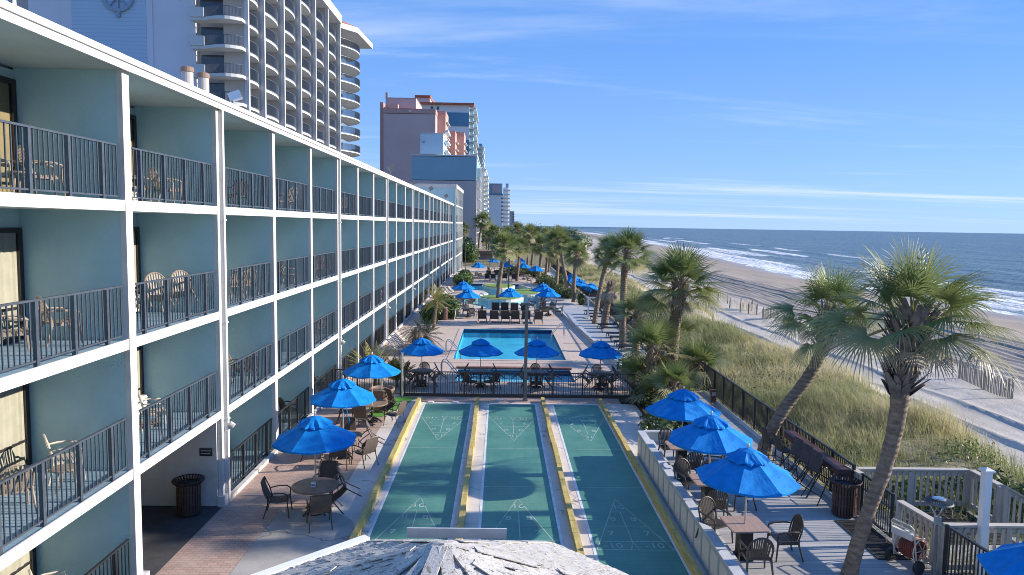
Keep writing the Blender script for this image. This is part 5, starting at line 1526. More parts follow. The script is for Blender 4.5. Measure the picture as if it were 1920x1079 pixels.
b = MB(); b.beam((-.80, 3.40, EZ + .05), (.68, 3.40, EZ + .05), .03, .15); b.build('trim_board', M['wall_cap'], gz)
b = MB()
for i in range(8):
    A = Vector(oct_(2.9, 0)[i]); b.beam(A, A + Vector((0, 0, EZ + .2)), .14, .14)
b.build('posts', M['white'], gz)

# ================================================================== PALMS AND PLANTS
def fan_frond(b, base, dirv, rnd, petiole, leaf, n=30, spread=125, droop=.5, width=.034, dead=0.0, segs=4):
    """one costapalmate fan leaf: stalk, then narrow folded leaflets with drooping tips"""
    d = Vector(dirv).normalized()
    side = d.cross(Vector((0, 0, 1)))
    if side.length < .1: side = Vector((1, 0, 0))
    side.normalize(); up = side.cross(d).normalized()
    roll = rnd.uniform(-.7, .7); side, up = side * cos(roll) + up * sin(roll), up * cos(roll) - side * sin(roll)
    hub = base + d * petiole + Vector((0, 0, -.10 * petiole * petiole))
    mid = base + d * petiole * .55 + Vector((0, 0, -.02 * petiole))
    sh = rnd.uniform(0.15, 1.0)
    b.tint = (sh * .8 + .2, .35 + .5 * dead, 0)
    w_ = .018
    b.add([base - side * w_, base + side * w_, mid + side * w_, mid - side * w_, hub + side * w_ * .7, hub - side * w_ * .7], [(0, 1, 2, 3), (3, 2, 4, 5)])
    b.add([base - up * w_, base + up * w_, mid + up * w_, mid - up * w_, hub + up * w_ * .7, hub - up * w_ * .7], [(0, 1, 2, 3), (3, 2, 4, 5)])
    fd = (d + Vector((0, 0, -.25)) * droop).normalized()
    fs_ = fd.cross(up).normalized(); fu = fs_.cross(fd).normalized() * -1
    if fu.dot(up) < 0: fu = -fu
    vs = []; fs = []; tv = []
    for i in range(n):
        t = (i + rnd.uniform(-.25, .25)) / (n - 1) * 2 - 1
        a = radians(spread) * t
        ll = leaf * (1 - .42 * abs(t) ** 2.2) * rnd.uniform(.86, 1.08)
        ld = (fd * cos(a) + fs_ * sin(a)).normalized()
        ld = (ld + fu * (.22 * (1 - abs(t)) - .12)).normalized()
        wd = ld.cross(fu).normalized()
        dr = droop * rnd.uniform(.6, 1.4); tipc = min(1, rnd.uniform(0, .5) + dead)
        o = len(vs); p = hub.copy(); g_ = sh * .7 + rnd.uniform(0, .3)
        vdir = ld.copy()
        for s_ in range(segs + 1):
            f = s_ / segs
            ww = width * leaf * (sin(pi * min(1, (f * .86 + .12))) ** .8) * .62
            if s_ == segs: ww = .002
            fold = fu * ww * .35
            vs += [p - wd * ww - fold, p + wd * ww - fold * rnd.uniform(-.3, 1)]
            tt = (dead if f < .55 else min(1, dead + tipc * (f - .55) * 2.0))
            tv += [(g_, tt, 0)] * 2
            vdir = (vdir + Vector((0, 0, -1)) * dr * .26 * f * (1.2 if f > .45 else .5)).normalized()
            p = p + vdir * (ll / segs)
        for s_ in range(segs):
            a_ = o + 2 * s_; fs.append((a_, a_ + 1, a_ + 3, a_ + 2))
    b.tint = None
    b.add(vs, fs)
    b.tv[-len(vs):] = tv
def crown_mesh(seed, nf, petiole, leaf, n=30, emin=-40, emax=85, droop=.55, dead_frac=.0, mat='frond', segs=4, width=.034):
    rnd = random.Random(seed); b = MB(); b.tv = []; b.tint = (.5, 0, 0)
    for i in range(nf):
        f = (i + .5) / nf
        el = radians(emax - (emax - emin) * f ** 0.9 + rnd.uniform(-8, 8)); az = i * 2.399963 + rnd.uniform(-.25, .25)
        d = Vector((cos(el) * cos(az), cos(el) * sin(az), sin(el)))
        age = max(0, (f - .62) / .38)
        pl = petiole * (.55 + .55 * f) * rnd.uniform(.85, 1.12)
        fan_frond(b, Vector((d.x * .08, d.y * .08, -.25 * f)), d, rnd, pl, leaf * rnd.uniform(.85, 1.08), n, rnd.uniform(100, 135), droop * (.55 + .8 * f), width, dead=age * .55 * (1 if rnd.random() < .6 + dead_frac else .2), segs=segs)
    return b.mesh('crown', M[mat])
def skirt_mesh(seed, nf, petiole, leaf, n=18, segs=3):
    rnd = random.Random(seed); b = MB(); b.tv = []; b.tint = (.5, 0, 0)
    for i in range(nf):
        el = radians(rnd.uniform(-78, -35)); az = i * 2.399963 + rnd.uniform(-.4, .4)
        d = Vector((cos(el) * cos(az), cos(el) * sin(az), sin(el)))
        fan_frond(b, Vector((d.x * .15, d.y * .15, -.15 - .3 * rnd.random())), d, rnd, petiole * rnd.uniform(.6, 1.1), leaf * rnd.uniform(.6, 1), n, 75, 1.5, .04, dead=.7, segs=segs)
    return b.mesh('dead_fronds', M['frond_dry'])
def boots_mesh(seed, h, r0, r1, n=70, size=.22, mat='boot'):
    """old leaf bases criss-crossing round the top of the trunk"""
    rnd = random.Random(seed); b = MB()
    for i in range(n):
        f = i / n; a = i * 2.399963 + rnd.uniform(-.2, .2); z = h * f - h; r = r0 + (r1 - r0) * f
        c_, s_ = cos(a), sin(a); lean_ = rnd.uniform(.35, 1.0); L = size * rnd.uniform(.7, 1.35)
        p = Vector((c_ * r * .75, s_ * r * .75, z)); tw = rnd.uniform(-.5, .5)
        q = p + Vector((c_ * lean_ - s_ * tw, s_ * lean_ + c_ * tw, 1.0)).normalized() * L
        t_ = Vector((-s_, c_, 0)); o_ = Vector((c_, s_, .3)); w0 = size * .24; w1 = size * .10
        b.add([p - t_ * w0, p + t_ * w0, p + o_ * size * .14, q - t_ * w1, q + t_ * w1, q + o_ * size * .06], [(0, 1, 4, 3), (1, 2, 5, 4), (2, 0, 3, 5), (3, 4, 5)])
    return b.mesh('leaf_bases', M[mat])
def palm(lab, path, radii, crown, skirt=None, boots=None, group=None, crz=0.0, cs=1.0, name='palm_tree', cat='palm tree', mat='bark'):
    base = Vector(path[0]); t = thing(name, lab, cat, base, 0, group)
    pp = [Vector(p) - base for p in path]
    # smooth the path
    fine = []; fr = []
    for i in range(len(pp) - 1):
        p0 = pp[max(i - 1, 0)]; p1 = pp[i]; p2 = pp[i + 1]; p3 = pp[min(i + 2, len(pp) - 1)]
        for j in range(6):
            u_ = j / 6
            fine.append(.5 * ((2 * p1) + (p2 - p0) * u_ + (2 * p0 - 5 * p1 + 4 * p2 - p3) * u_ ** 2 + (3 * p1 - p0 - 3 * p2 + p3) * u_ ** 3))
            fr.append((radii[i] * (1 - u_) + radii[i + 1] * u_) * (1 + .035 * sin(len(fine) * 1.9) + R.uniform(-.03, .03)))
    fine.append(pp[-1]); fr.append(radii[-1])
    b = MB(); b.tube(fine, fr, 14); b.build('trunk', M[mat], t, smooth=True)
    top = pp[-1]; d = (pp[-1] - pp[-2]).normalized()
    if boots is not None:
        o = part(boots, 'leaf_bases', t, top); o.rotation_euler = d.to_track_quat('Z', 'Y').to_euler()
    o = part(crown, 'crown', t, top, crz); o.scale = (cs,) * 3
    if skirt is not None:
        o = part(skirt, 'dead_fronds', t, top, crz); o.scale = (cs,) * 3
    return t

CR_A = crown_mesh(11, 30, 1.0, .98, 44, -14, 80, 1.15, segs=6, width=.021)
CR_B = crown_mesh(12, 28, .95, .98, 42, -22, 78, 1.15, segs=6, width=.021)
CR_C = crown_mesh(13, 32, 1.05, 1.10, 38, -22, 84, 1.0, segs=5, width=.027)
CR_D = crown_mesh(14, 40, 1.0, 1.05, 26, -48, 84, .6, segs=3, width=.045)
CR_E = crown_mesh(15, 36, .95, 1.0, 24, -50, 84, .65, segs=3, width=.048)
CR_F = crown_mesh(16, 34, .9, .95, 22, -55, 80, .7, .3, segs=3, width=.05)
CR_LOW = crown_mesh(17, 16, .85, 1.1, 34, 2, 82, .7, segs=5, width=.030)
CR_LOW2 = crown_mesh(18, 15, .8, 1.1, 32, 0, 80, .75, segs=5, width=.030)
SK_A = skirt_mesh(21, 16, .55, .60)
SK_B = skirt_mesh(22, 20, .6, .6, 12)
SK_D = skirt_mesh(23, 46, .55, .8, 14)
BT_A = boots_mesh(31, 1.75, .17, .40, 150, .40, 'boot_grey')
BT_B = boots_mesh(32, 1.5, .16, .30, 110, .32, 'boot_grey')
BT_C = boots_mesh(33, 1.5, .20, .36, 130, .34)
BT_D = boots_mesh(34, 1.2, .15, .25, 60, .28)
BT_L = boots_mesh(35, 1.3, .16, .22, 80, .30)

palm('big leaning palm nearest the camera, growing through the deck at the right', [(7.30, 14.3, .1), (7.42, 14.22, 1.0), (7.62, 14.15, 1.95), (7.90, 14.12, 2.95), (8.05, 14.1, 3.9), (8.10, 14.1, 4.9), (8.22, 14.1, 6.0)],
     [.18, .145, .138, .142, .165, .19, .16], CR_A, SK_A, BT_A, crz=1.5, cs=1.05)
palm('curved palm leaning out over the dunes from beside the bar counter', [(8.35, 21.9, .2), (8.42, 22, .75), (8.62, 22, 1.35), (9.02, 22, 2.1), (9.55, 22, 2.85), (9.92, 22, 3.55), (10.12, 22, 4.3), (10.22, 22, 5.15)],
     [.25, .22, .19, .18, .175, .18, .20, .15], CR_B, SK_A, BT_B, crz=2.0, cs=1.1)
palm('stout upright palm with criss crossed leaf bases beyond the deck umbrellas', [(8.18, 33.5, 0), (8.20, 33.5, 1.5), (8.26, 33.5, 3.0), (8.38, 33.5, 4.2), (8.44, 33.5, 5.1)], [.30, .27, .27, .30, .24], CR_C, SK_B, BT_C, crz=1.0, cs=1.2)
palm('tall straight palm right of the large pool, tallest of its group', [(7.6, 43.6, .1), (7.55, 43.6, 2.2), (7.55, 43.6, 4.6), (7.72, 43.7, 6.3)], [.24, .20, .20, .20], CR_D, SK_B, BT_D, crz=.2)
palm('slanting palm crossing in front of the side deck loungers', [(7.25, 54.5, .1), (7.6, 55, 2.2), (8.05, 55.5, 4.2), (8.45, 55.8, 5.9)], [.22, .18, .17, .18], CR_E, SK_B, BT_D, crz=1.2)
palm('short palm with a brown dead tuft instead of a crown', [(7.8, 53.2, .1), (8.0, 53.2, 1.7), (8.22, 53.2, 3.4)], [.30, .24, .20], crown_mesh(19, 10, .4, .5, 12, -10, 80, .8, 1, 'frond_dry', 3), SK_D, BT_D, crz=.5)
palm('palm on the side deck kerb left of the slanting palm', [(7.3, 70.8, .1), (7.35, 71, 2.5), (7.5, 71, 5.1)], [.22, .18, .18], CR_F, SK_D, BT_D, crz=.9)
palm('leaning palm behind the river pool, crown against the sea', [(7.9, 82, 0), (7.3, 83, 3), (6.72, 84, 6.2)], [.24, .2, .2], CR_D, SK_B, BT_D, crz=2.2, cs=1.1)
palm('second thin trunked palm beside the leaning palm', [(6.6, 84.5, 0), (6.9, 86, 2.8), (6.75, 87, 5.2)], [.2, .17, .17], CR_F, SK_D, None, crz=2.9)
palm('lone palm on the river pool island in the middle', [(-.2, 73.6, .1), (0, 74.2, 2.2), (.25, 74.5, 4.4), (.36, 74.6, 5.7)], [.24, .19, .20, .2], CR_E, SK_B, BT_D, crz=.3, cs=1.12)
palm('thin palm just behind the lone island palm', [(-.35, 87, 0), (.2, 88, 3), (.9, 88, 5.4)], [.18, .15, .15], CR_F, SK_B, None, crz=1.3, cs=.8)
palm('tall palm standing by the grey building at the far left', [(-5.5, 178, 0), (-5.2, 178, 5), (-4.4, 178, 9.0)], [.3, .24, .22], CR_D, SK_D, None, crz=.6, cs=1.55)
palm('brownish palm peeking out from behind the far hotel wing', [(-9.0, 168, 0), (-9.0, 168, 4), (-8.9, 168, 7.0)], [.3, .24, .22], CR_F, SK_D, None, crz=1.6, cs=1.3)
FP = ((2.6, 99, 4.9, 'first palm behind the far umbrellas, right of the lone palm'), (5.9, 104, 5.0, 'bushy palm above the far right umbrellas'), (5.3, 134, 6.6, 'palm in the distance between the pole and the beach'),
      (6.4, 140, 5.8, 'distant palm close to the beach fence'), (3.6, 150, 7.0, 'distant palm with high crown behind the river pool'), (8.2, 118, 5.4, 'far palm on the beach side of the fence'), (1.2, 132, 6.2, 'distant palm just left of the pole'),
      (-1.6, 150, 6.4, 'distant palm right of the tall palm by the grey building'), (-3.4, 186, 7.0, 'far palm leaning beside the tall one'), (7.9, 97, 3.9, 'low far palm beside the planting'), (10.5, 160, 6.0, 'farthest palm toward the sea'), (-2.6, 165, 5.2, 'small far palm under the tall one'), (7.1, 108, 4.6, 'drooping far palm by the fence line'))
for i, (x, y, h, lab) in enumerate(FP):
    palm(lab, [(x - .3, y, 0), (x - .1, y, h * .5), (x, y, h)], [.24, .2, .19], (CR_D, CR_E, CR_F)[i % 3], SK_D if i % 2 else SK_B, None, 'palms beyond the river pool', i * 1.1, 1.0 + .15 * (i % 3))
# low sabals in the bed behind the deck wall
LOWP = ((6.5, 31.9, .75, 'low fan palm at the right end of the brown fence', CR_LOW, .82), (6.75, 29.6, .55, 'low fan palm with stubby trunk beside the deck wall end', CR_LOW2, .8), (6.4, 27.2, .25, 'small fan palm low down by the court corner', CR_LOW, .5),
        (8.95, 31.9, 1.35, 'fan palm with rough trunk beside the boardwalk gate', CR_LOW2, .95), (6.45, 30.3, 2.3, 'mid height fan palm left of the stout palm', CR_LOW, .9), (6.95, 28.2, 1.2, 'fan palm between the stout palm and the fence end', CR_LOW2, .75),
        (7.25, 33.2, 2.2, 'leafy fan palm close against the left of the stout trunk', CR_LOW2, .95), (6.9, 36.0, 3.0, 'upper fan palm between the stout palm and the pool umbrella', CR_LOW, .9),
        (9.7, 39.5, 1.6, 'fan palm at the dune edge behind the stout palm', CR_LOW, .85))
for i, (x, y, h, lab, cr, s_) in enumerate(LOWP):
    palm(lab, [(x, y, .05), (x + .05, y, h * .6), (x + .1, y, h + .3)], [.22, .20, .17], cr, SK_B if i % 2 else None, BT_L if h > .6 else None, 'low fan palms in the planting bed', i * .9, s_)

palm('unseen palm added on the dune past the right edge to shade the walkway', [(20.0, 19.8, -.8), (20.2, 19.8, 5), (20.0, 19.8, 10.6)], [.25, .2, .2], CR_C, SK_B, BT_C, crz=.7, cs=1.15)  # out of view, added so that its crown casts shade on the walkway
# feather leaved plants near the hotel
def feather_mesh(seed, nf, L, mat, emin=15, emax=80, n=26, ll=.34, droop=.9):
    rnd = random.Random(seed); b = MB(); b.tv = []
    for i in range(nf):
        f = (i + .5) / nf; el = radians(emax - (emax - emin) * f + rnd.uniform(-6, 6)); az = i * 2.4 + rnd.uniform(-.3, .3)
        d = Vector((cos(el) * cos(az), cos(el) * sin(az), sin(el))); p = Vector((0, 0, 0)); sh = rnd.random()
        pts = [p.copy()]; ds = [d.copy()]
        for s_ in range(n):
            d = (d + Vector((0, 0, -1)) * droop * .05 * (s_ / n + .2)).normalized(); p = p + d * L / n * rnd.uniform(.95, 1.05); pts.append(p.copy()); ds.append(d.copy())
        b.tint = (sh, .5, 0); 
        sd_ = ds[0].cross(Vector((0, 0, 1))).normalized()
        for s_ in range(n):
            b.add([pts[s_] - sd_ * .012, pts[s_] + sd_ * .012, pts[s_ + 1] + sd_ * .01, pts[s_ + 1] - sd_ * .01], [(0, 1, 2, 3)])
        for s_ in range(3, n):
            g_ = s_ / n; l_ = ll * sin(pi * min(1, g_ * .9 + .12)) * rnd.uniform(.85, 1.1)
            for sg in (-1, 1):
                dd = (ds[s_] * .7 + sd_ * sg * .8 + Vector((0, 0, .25 - .5 * droop * g_))).normalized()
                w2 = ds[s_] * .018
                q = pts[s_] + dd * l_ * .6; e = pts[s_] + dd * l_ + Vector((0, 0, -.25 * l_ * droop))
                b.tint = (sh * .6 + rnd.random() * .4, rnd.random() * .25, 0)
                b.add([pts[s_] - w2 * .5, pts[s_] + w2 * .5, q + w2, q - w2, e], [(0, 1, 2, 3), (3, 2, 4)])
    return b.mesh('fronds', M[mat])
def plant(name, lab, cat, loc, mesh, s_=1.0, stem=None, rz=0.0, extra=None):
    t = thing(name, lab, cat, loc, rz)
    z = 0.0
    if stem:
        b = MB(); b.tube([(0, 0, 0), (stem[2], 0, stem[0] * .5), (stem[2] * 2, 0, stem[0])], [stem[1], stem[1] * .9, stem[1] * .8], 8); b.build('stem', M['bark'], t); z = stem[0]
        o = part(mesh, 'fronds', t, (stem[2] * 2, 0, z))
    else: o = part(mesh, 'fronds', t, (0, 0, .1))
    o.scale = (s_,) * 3
    if extra is not None:
        o2 = part(extra, 'dead_fronds', t, o.location); o2.scale = (s_,) * 3
    return t
plant('areca_palm', 'yellow green feathery palm behind the third walkway umbrella', 'palm', (-5.75, 33.0, 0), feather_mesh(41, 34, 1.9, 'frond_yellow'), 1.0, (.4, .08, 0))
plant('leafy_shrub', 'small green shrub between the yellow palm and the fence', 'shrub', (-4.75, 33.2, 0), feather_mesh(42, 26, 1.3, 'frond_yellow', 30, 85), 1.0, (.2, .06, 0))
plant('cycad', 'grey green feathery cycad left of the large pool', 'cycad', (-4.55, 43.0, 0), feather_mesh(43, 44, 1.35, 'bushleaf', -50, 80, 22, .26), 1.0, (.9, .16, .05), 0, SK_B)
plant('yucca', 'drooping shaggy yucca with grey skirt left of the large pool', 'yucca', (-5.1, 42.3, 0), feather_mesh(44, 50, 1.2, 'frond_dry', -70, 20, 14, .2, 1.3), 1.15, (1.5, .2, .12))
plant('fountain_palm', 'pale tufted small palm above the shaggy yucca', 'palm', (-4.75, 51.5, 0), feather_mesh(45, 36, 1.3, 'frond_yellow', -30, 80, 18, .3, 1.0), 1.05, (2.1, .13, .1))
# leafy masses
def leaf_ball(seed, shapes, n, size, mat='hedge', solid=True):
    """many small leaves spread through and over a set of lumps (x, y, z, rx, ry, rz)"""
    rnd = np.random.default_rng(seed); b = MB(); b.tv = []
    tot = sum(s_[3] * s_[4] for s_ in shapes)
    for (x, y, z, rx, ry, rz_) in shapes:
        m_ = int(n * rx * ry / tot)
        for i in range(m_):
            v = rnd.normal(size=3); v /= np.linalg.norm(v)
            rad = 1 - .28 * rnd.random() ** 2 + .10 * sin(v[0] * 7 + x * 3) * sin(v[1] * 6) + .05 * rnd.random()
            rad *= 1 if solid else float(rnd.uniform(.45, 1.15))
            if v[2] < -.3 and rnd.random() < .6: continue
            c_ = Vector((x + v[0] * rx * rad, y + v[1] * ry * rad, max(.02, z + v[2] * rz_ * rad)))
            nn = Vector((v[0] / rx, v[1] / ry, v[2] / rz_)).normalized() + Vector(rnd.normal(size=3) * .6); nn.normalize()
            a = nn.cross(Vector(rnd.normal(size=3))).normalized(); e = nn.cross(a)
            s_ = size * rnd.uniform(.6, 1.3)
            b.tint = (float(rnd.random()), float(rnd.random() ** 3), 0)
            b.add([c_ - a * s_, c_ + e * s_ * .5, c_ + a * s_, c_ - e * s_ * .5], [(0, 1, 2, 3)])
    core = MB(); 
    for (x, y, z, rx, ry, rz_) in (shapes if solid else ()):
        b.tint = (0.0, 0, 0)
        vs = []; nu, nv = 10, 6
        for i in range(nv + 1):
            ph = -pi / 2 + pi * i / nv
            for j in range(nu):
                th = 2 * pi * j / nu; vs.append((x + rx * .72 * cos(ph) * cos(th), y + ry * .72 * cos(ph) * sin(th), max(0.01, z + rz_ * .72 * sin(ph))))
        b.add(vs, [(i * nu + j, i * nu + (j + 1) % nu, (i + 1) * nu + (j + 1) % nu, (i + 1) * nu + j) for i in range(nv) for j in range(nu)])
    return b.mesh('foliage', M[mat])
def bush(lab, shapes, n, size, mat='hedge', name='hedge', cat='hedge', seed=1):
    x0 = sum(s_[0] for s_ in shapes) / len(shapes); y0 = sum(s_[1] for s_ in shapes) / len(shapes)
    t = thing(name, lab, cat, (x0, y0, 0))
    me_ = leaf_ball(seed, [(s_[0] - x0, s_[1] - y0, *s_[2:]) for s_ in shapes], n, size, mat)
    part(me_, 'foliage', t)
    b = MB(); 
    for s_ in shapes[:1]: b.tube([(s_[0] - x0, s_[1] - y0, 0), (s_[0] - x0, s_[1] - y0, s_[2])], .06, 6)
    b.build('stem', M['bark'], t)
    return t
bush('rounded green hedge lumps left of the lounger row', [(-5.1, 60, .55, .9, 2.2, .75), (-5.5, 57.2, .55, .8, 1.4, .75), (-4.4, 62.5, .5, .9, 1.7, .6), (-5.0, 65.2, .55, 1.0, 1.6, .7)], 5200, .10, seed=51)
bush('small clipped hedge right of the plain brown bin', [(-3.95, 58.2, .5, .55, .8, .75)], 1100, .09, seed=52)
bush('round clipped hedge block left of the plain brown bin', [(-5.35, 55.6, .5, .6, .9, .75)], 1300, .09, seed=53)
bush('clipped hedge rows beside the hotel beyond the river pool', [(-5.0, 92, .6, .95, 3.0, .8), (-4.5, 95.5, .6, .9, 2.4, .75), (-4.9, 99.5, .6, .9, 2.8, .8), (-4.0, 89.5, .5, .6, 1.6, .6)], 4200, .13, seed=54)
bush('low planting with flowers right of the river pool', [(5.9, 92, .5, 1.2, 3, .8), (6.3, 86, .5, .8, 3, .8), (7.6, 90, .6, .9, 3, 1.0)], 3000, .13, 'bushleaf', 'shrub', 'shrub', 55)
bush('leafy low shrub under the leaning palms on the right', [(6.6, 78, .5, .7, 2.4, .75), (7.6, 76.5, .4, .8, 2, .6), (7.9, 69.4, .5, .45, .6, .9)], 2200, .11, 'bushleaf', 'shrub', 'shrub', 56)
bush('wide hedge behind the far umbrellas', [(2.6, 110, .6, 2.6, 1.4, .9), (5.3, 107, .6, 1.4, 1.3, .9)], 2400, .13, 'bushleaf', 'hedge', 'hedge', 57)
bush('dark tall hedge against the grey building at the far end', [(-7.4, 150, 2.0, 2.2, 5, 3.0), (-6.0, 146, 1.5, 1.5, 3, 2.2)], 3600, .22, 'hedge', 'hedge', 'hedge', 58)
bush('low green undergrowth round the trunks behind the deck wall', [(6.0, 26.0, .25, .7, 1.4, .45), (6.6, 30.4, .3, .9, 1.2, .5), (7.9, 33.6, .3, 1.0, 1.6, .5), (6.9, 36.5, .4, .8, 1.4, .7), (7.6, 31.6, .3, .5, .6, .6)], 4200, .08, 'bushleaf', 'shrub', 'shrub', 59)
bush('bright leafy shrub in front of the stout palm trunk', [(7.35, 31.5, .9, .45, .5, 1.0)], 1400, .10, 'frond_yellow', 'shrub', 'shrub', 60)
bush('green broad leaved bush below the wooden stairs', [(13.4, 18.9, .3, 1.3, .8, .8), (14.6, 18.0, .2, 1.2, 1.0, .9), (11.4, 18.9, .2, 1.4, .7, .6), (15.3, 16.4, .1, .9, 1.0, .8)], 5200, .09, 'bushleaf', 'shrub', 'shrub', 61)
# far tree belt (reads as one mass)
tb = [(rng.uniform(-14, 30) + (y_ - 200) * .03, y_, rng.uniform(1.5, 3.5), rng.uniform(3, 6), rng.uniform(5, 12), rng.uniform(3, 5.5)) for y_ in np.linspace(205, 620, 46)]
me_ = leaf_ball(62, [(float(a), float(b_), float(c_), float(d), float(e), float(f)) for a, b_, c_, d, e, f in tb], 15000, .42, 'bushleaf')
o = bpy.data.objects.new('tree_belt', me_); COL.objects.link(o); stuff(o, 'distant green belt of trees along the shore beyond the palms', 'trees')

# dune grass ---------------------------------------------------------------
def grass(seed, n, ufun, yr, hmin, hmax, wid, blades, clump=.18):
    r = np.random.default_rng(seed)
    y = yr[0] * (yr[1] / yr[0]) ** r.random(n)            # denser where it is near
    u = ufun(y, r.random(n))
    hm = np.clip(.74 + .85 * fbm2(u, y, 71, .55, 3), .3, 1.5)
    keep = r.random(n) < np.clip(.70 + 1.5 * fbm2(u, y, 72, .4, 2), .06, 1) * smooth(19.4 + .8 * np.sin(y * .21), 16.2, u)
    u, y, hm = u[keep], y[keep], hm[keep]; n = len(u)
    x = u + shore_shift(y); z = np.where(x > 9.15, terrain_z(x, y), 0)
    B = blades; N = n * B
    far_s = np.repeat(np.clip(y / 30, 1, 3.2), B)
    bx = np.repeat(x, B) + r.normal(0, clump, N); by_ = np.repeat(y, B) + r.normal(0, clump, N); bz = np.repeat(z, B) - .04
    a = r.random(N) * 2 * pi; h = np.repeat(hm, B) * r.uniform(hmin, hmax, N); ln_ = r.uniform(.15, .75, N) * h
    wind = np.array((-.22, -.12))
    ex = bx + np.cos(a) * ln_ + wind[0] * h; ey = by_ + np.sin(a) * ln_ + wind[1] * h; ez = bz + h
    mx_ = bx + (ex - bx) * .35; my = by_ + (ey - by_) * .35; mz = bz + h * .62
    w = wid * r.uniform(.6, 1.4, N) * far_s; px, py = -np.sin(a + r.normal(0, .6, N)) * w, np.cos(a) * w
    V = np.empty((N, 5, 3), 'f4')
    V[:, 0] = np.stack([bx - px, by_ - py, bz], -1); V[:, 1] = np.stack([bx + px, by_ + py, bz], -1)
    V[:, 2] = np.stack([mx_ + px * .8, my + py * .8, mz], -1); V[:, 3] = np.stack([mx_ - px * .8, my - py * .8, mz], -1); V[:, 4] = np.stack([ex, ey, ez - .25 * ln_], -1)
    i5 = np.arange(N) * 5
    loops = np.concatenate([np.stack([i5, i5 + 1, i5 + 2, i5 + 3], -1), np.stack([i5 + 3, i5 + 2, i5 + 4], -1)], 1).ravel()
    me_ = bpy.data.meshes.new('grass')
    me_.vertices.add(N * 5); me_.vertices.foreach_set('co', V.ravel())
    me_.loops.add(N * 7); me_.loops.foreach_set('vertex_index', loops.astype('i4'))
    me_.polygons.add(N * 2)
    st = np.stack([np.arange(N) * 7, np.arange(N) * 7 + 4], -1).ravel()
    me_.polygons.foreach_set('loop_start', st.astype('i4'))
    me_.update(calc_edges=True)
    ca = me_.color_attributes.new('tint', 'FLOAT_COLOR', 'POINT')
    pat = np.clip(.50 + 1.25 * fbm2(np.repeat(u, B), np.repeat(y, B), 73, .42, 3) + np.repeat(.22 * smooth(26, 44, y), B), 0, 1)
    g_ = np.clip(pat + r.normal(0, .22, N), 0, 1); tip = np.clip(r.random(N) ** 2 * .6 + .35 * (pat > .75), 0, 1)
    C_ = np.ones((N, 5, 4), 'f4'); C_[:, :, 0] = g_[:, None]; C_[:, :, 1] = tip[:, None] * np.array((0, 0, .6, .6, 1))[None, :]
    ca.data.foreach_set('color', C_.ravel())
    me_.materials.append(M['grassblade'])
    return me_
me_ = grass(81, 15000, lambda y, t: 9.35 + 10.2 * t, (13, 150), .38, 1.02, .0075, 13)
o = bpy.data.objects.new('dune_grass', me_); COL.objects.link(o); stuff(o, 'tall straw and green dune grass between fence and beach', 'grass')
me_ = grass(82, 2600, lambda y, t: 9.6 + 8.2 * t, (17, 70), 1.0, 1.45, .0055, 3, .10)
o = bpy.data.objects.new('sea_oats', me_); COL.objects.link(o); stuff(o, 'sparse tall seed stalks rising from the dune grass', 'grass')

rs = np.random.default_rng(90)
lumps = []
for i in range(70):
    y_ = float(14 + 60 * rs.random() ** 1.6); x_ = float(rs.uniform(9.8, 16.5)); s_ = float(rs.uniform(.35, .95))
    lumps.append((x_, y_, float(terrain_z(np.array([x_]), np.array([y_]))[0]) + .05, s_ * .9, s_ * 1.1, s_ * .7))
o = bpy.data.objects.new('dune_scrub', leaf_ball(91, lumps, 11000, .05, 'hedge', False)); COL.objects.link(o); stuff(o, 'low green scrub scattered through the dune grass', 'scrub')
# sand fences ----------------------------------------------------------------
def sand_fence(lab, p, q, h=1.05):
    L = sqrt((q[0] - p[0]) ** 2 + (q[1] - p[1]) ** 2); n = int(L / .13)
    zz = lambda x, y: float(terrain_z(np.array([x]), np.array([y]))[0])
    t = thing('sand_fence', lab, 'sand fence', (p[0], p[1], zz(*p)), 0, 'slatted sand fences on the beach'); o_ = Vector((p[0], p[1], zz(*p)))
    b = MB()
    for i in range(n + 1):
        f = i / n; x, y = p[0] + (q[0] - p[0]) * f, p[1] + (q[1] - p[1]) * f; z = zz(x, y)
        hh = h * R.uniform(.86, 1.05); lx, ly = R.uniform(-.04, .04), R.uniform(-.04, .04)
        b.beam(Vector((x, y, z - .1)) - o_, Vector((x + lx, y + ly, z + hh)) - o_, .05, .018, (q[0] - p[0], q[1] - p[1], .01))
    b.build('slats', M['slat_wood'], t)
    for f in (0, .5, 1):
        x, y = p[0] + (q[0] - p[0]) * f, p[1] + (q[1] - p[1]) * f
        b = MB(); b.tube([Vector((x + .06, y, zz(x, y) - .2)) - o_, Vector((x + .06, y, zz(x, y) + h * 1.08)) - o_], .06, 7); b.build('post', M['slat_wood'], t)
sand_fence('slatted sand fence nearest the camera on the beach at the right', (26.6, 40.6), (26.3, 35.9))
sand_fence('short sand fence just left of the nearest one, partly behind palm fronds', (27.3, 46.4), (26.5, 43.6))
for i, (p, q, lab) in enumerate((((24.2, 75), (26.0, 73.4), 'sand fence piece at the left end of the far group'), ((25.4, 70.3), (24.4, 72.2), 'second sand fence piece from the left in the far group'), ((26.4, 67.5), (24.6, 66.4), 'broad sand fence panel in the middle of the far group'),
                                ((26.8, 63.2), (24.9, 62.2), 'pale sand fence panel right of the middle of the far group'), ((26.9, 61.5), (27.2, 57.5), 'long sand fence running toward us in the far group'), ((24.6, 84), (26.2, 82), 'far sand fence piece near the dune edge'), ((27.3, 54), (26.4, 50.5), 'sand fence hidden behind the crown of the curved palm'))):
    sand_fence(lab, p, q)

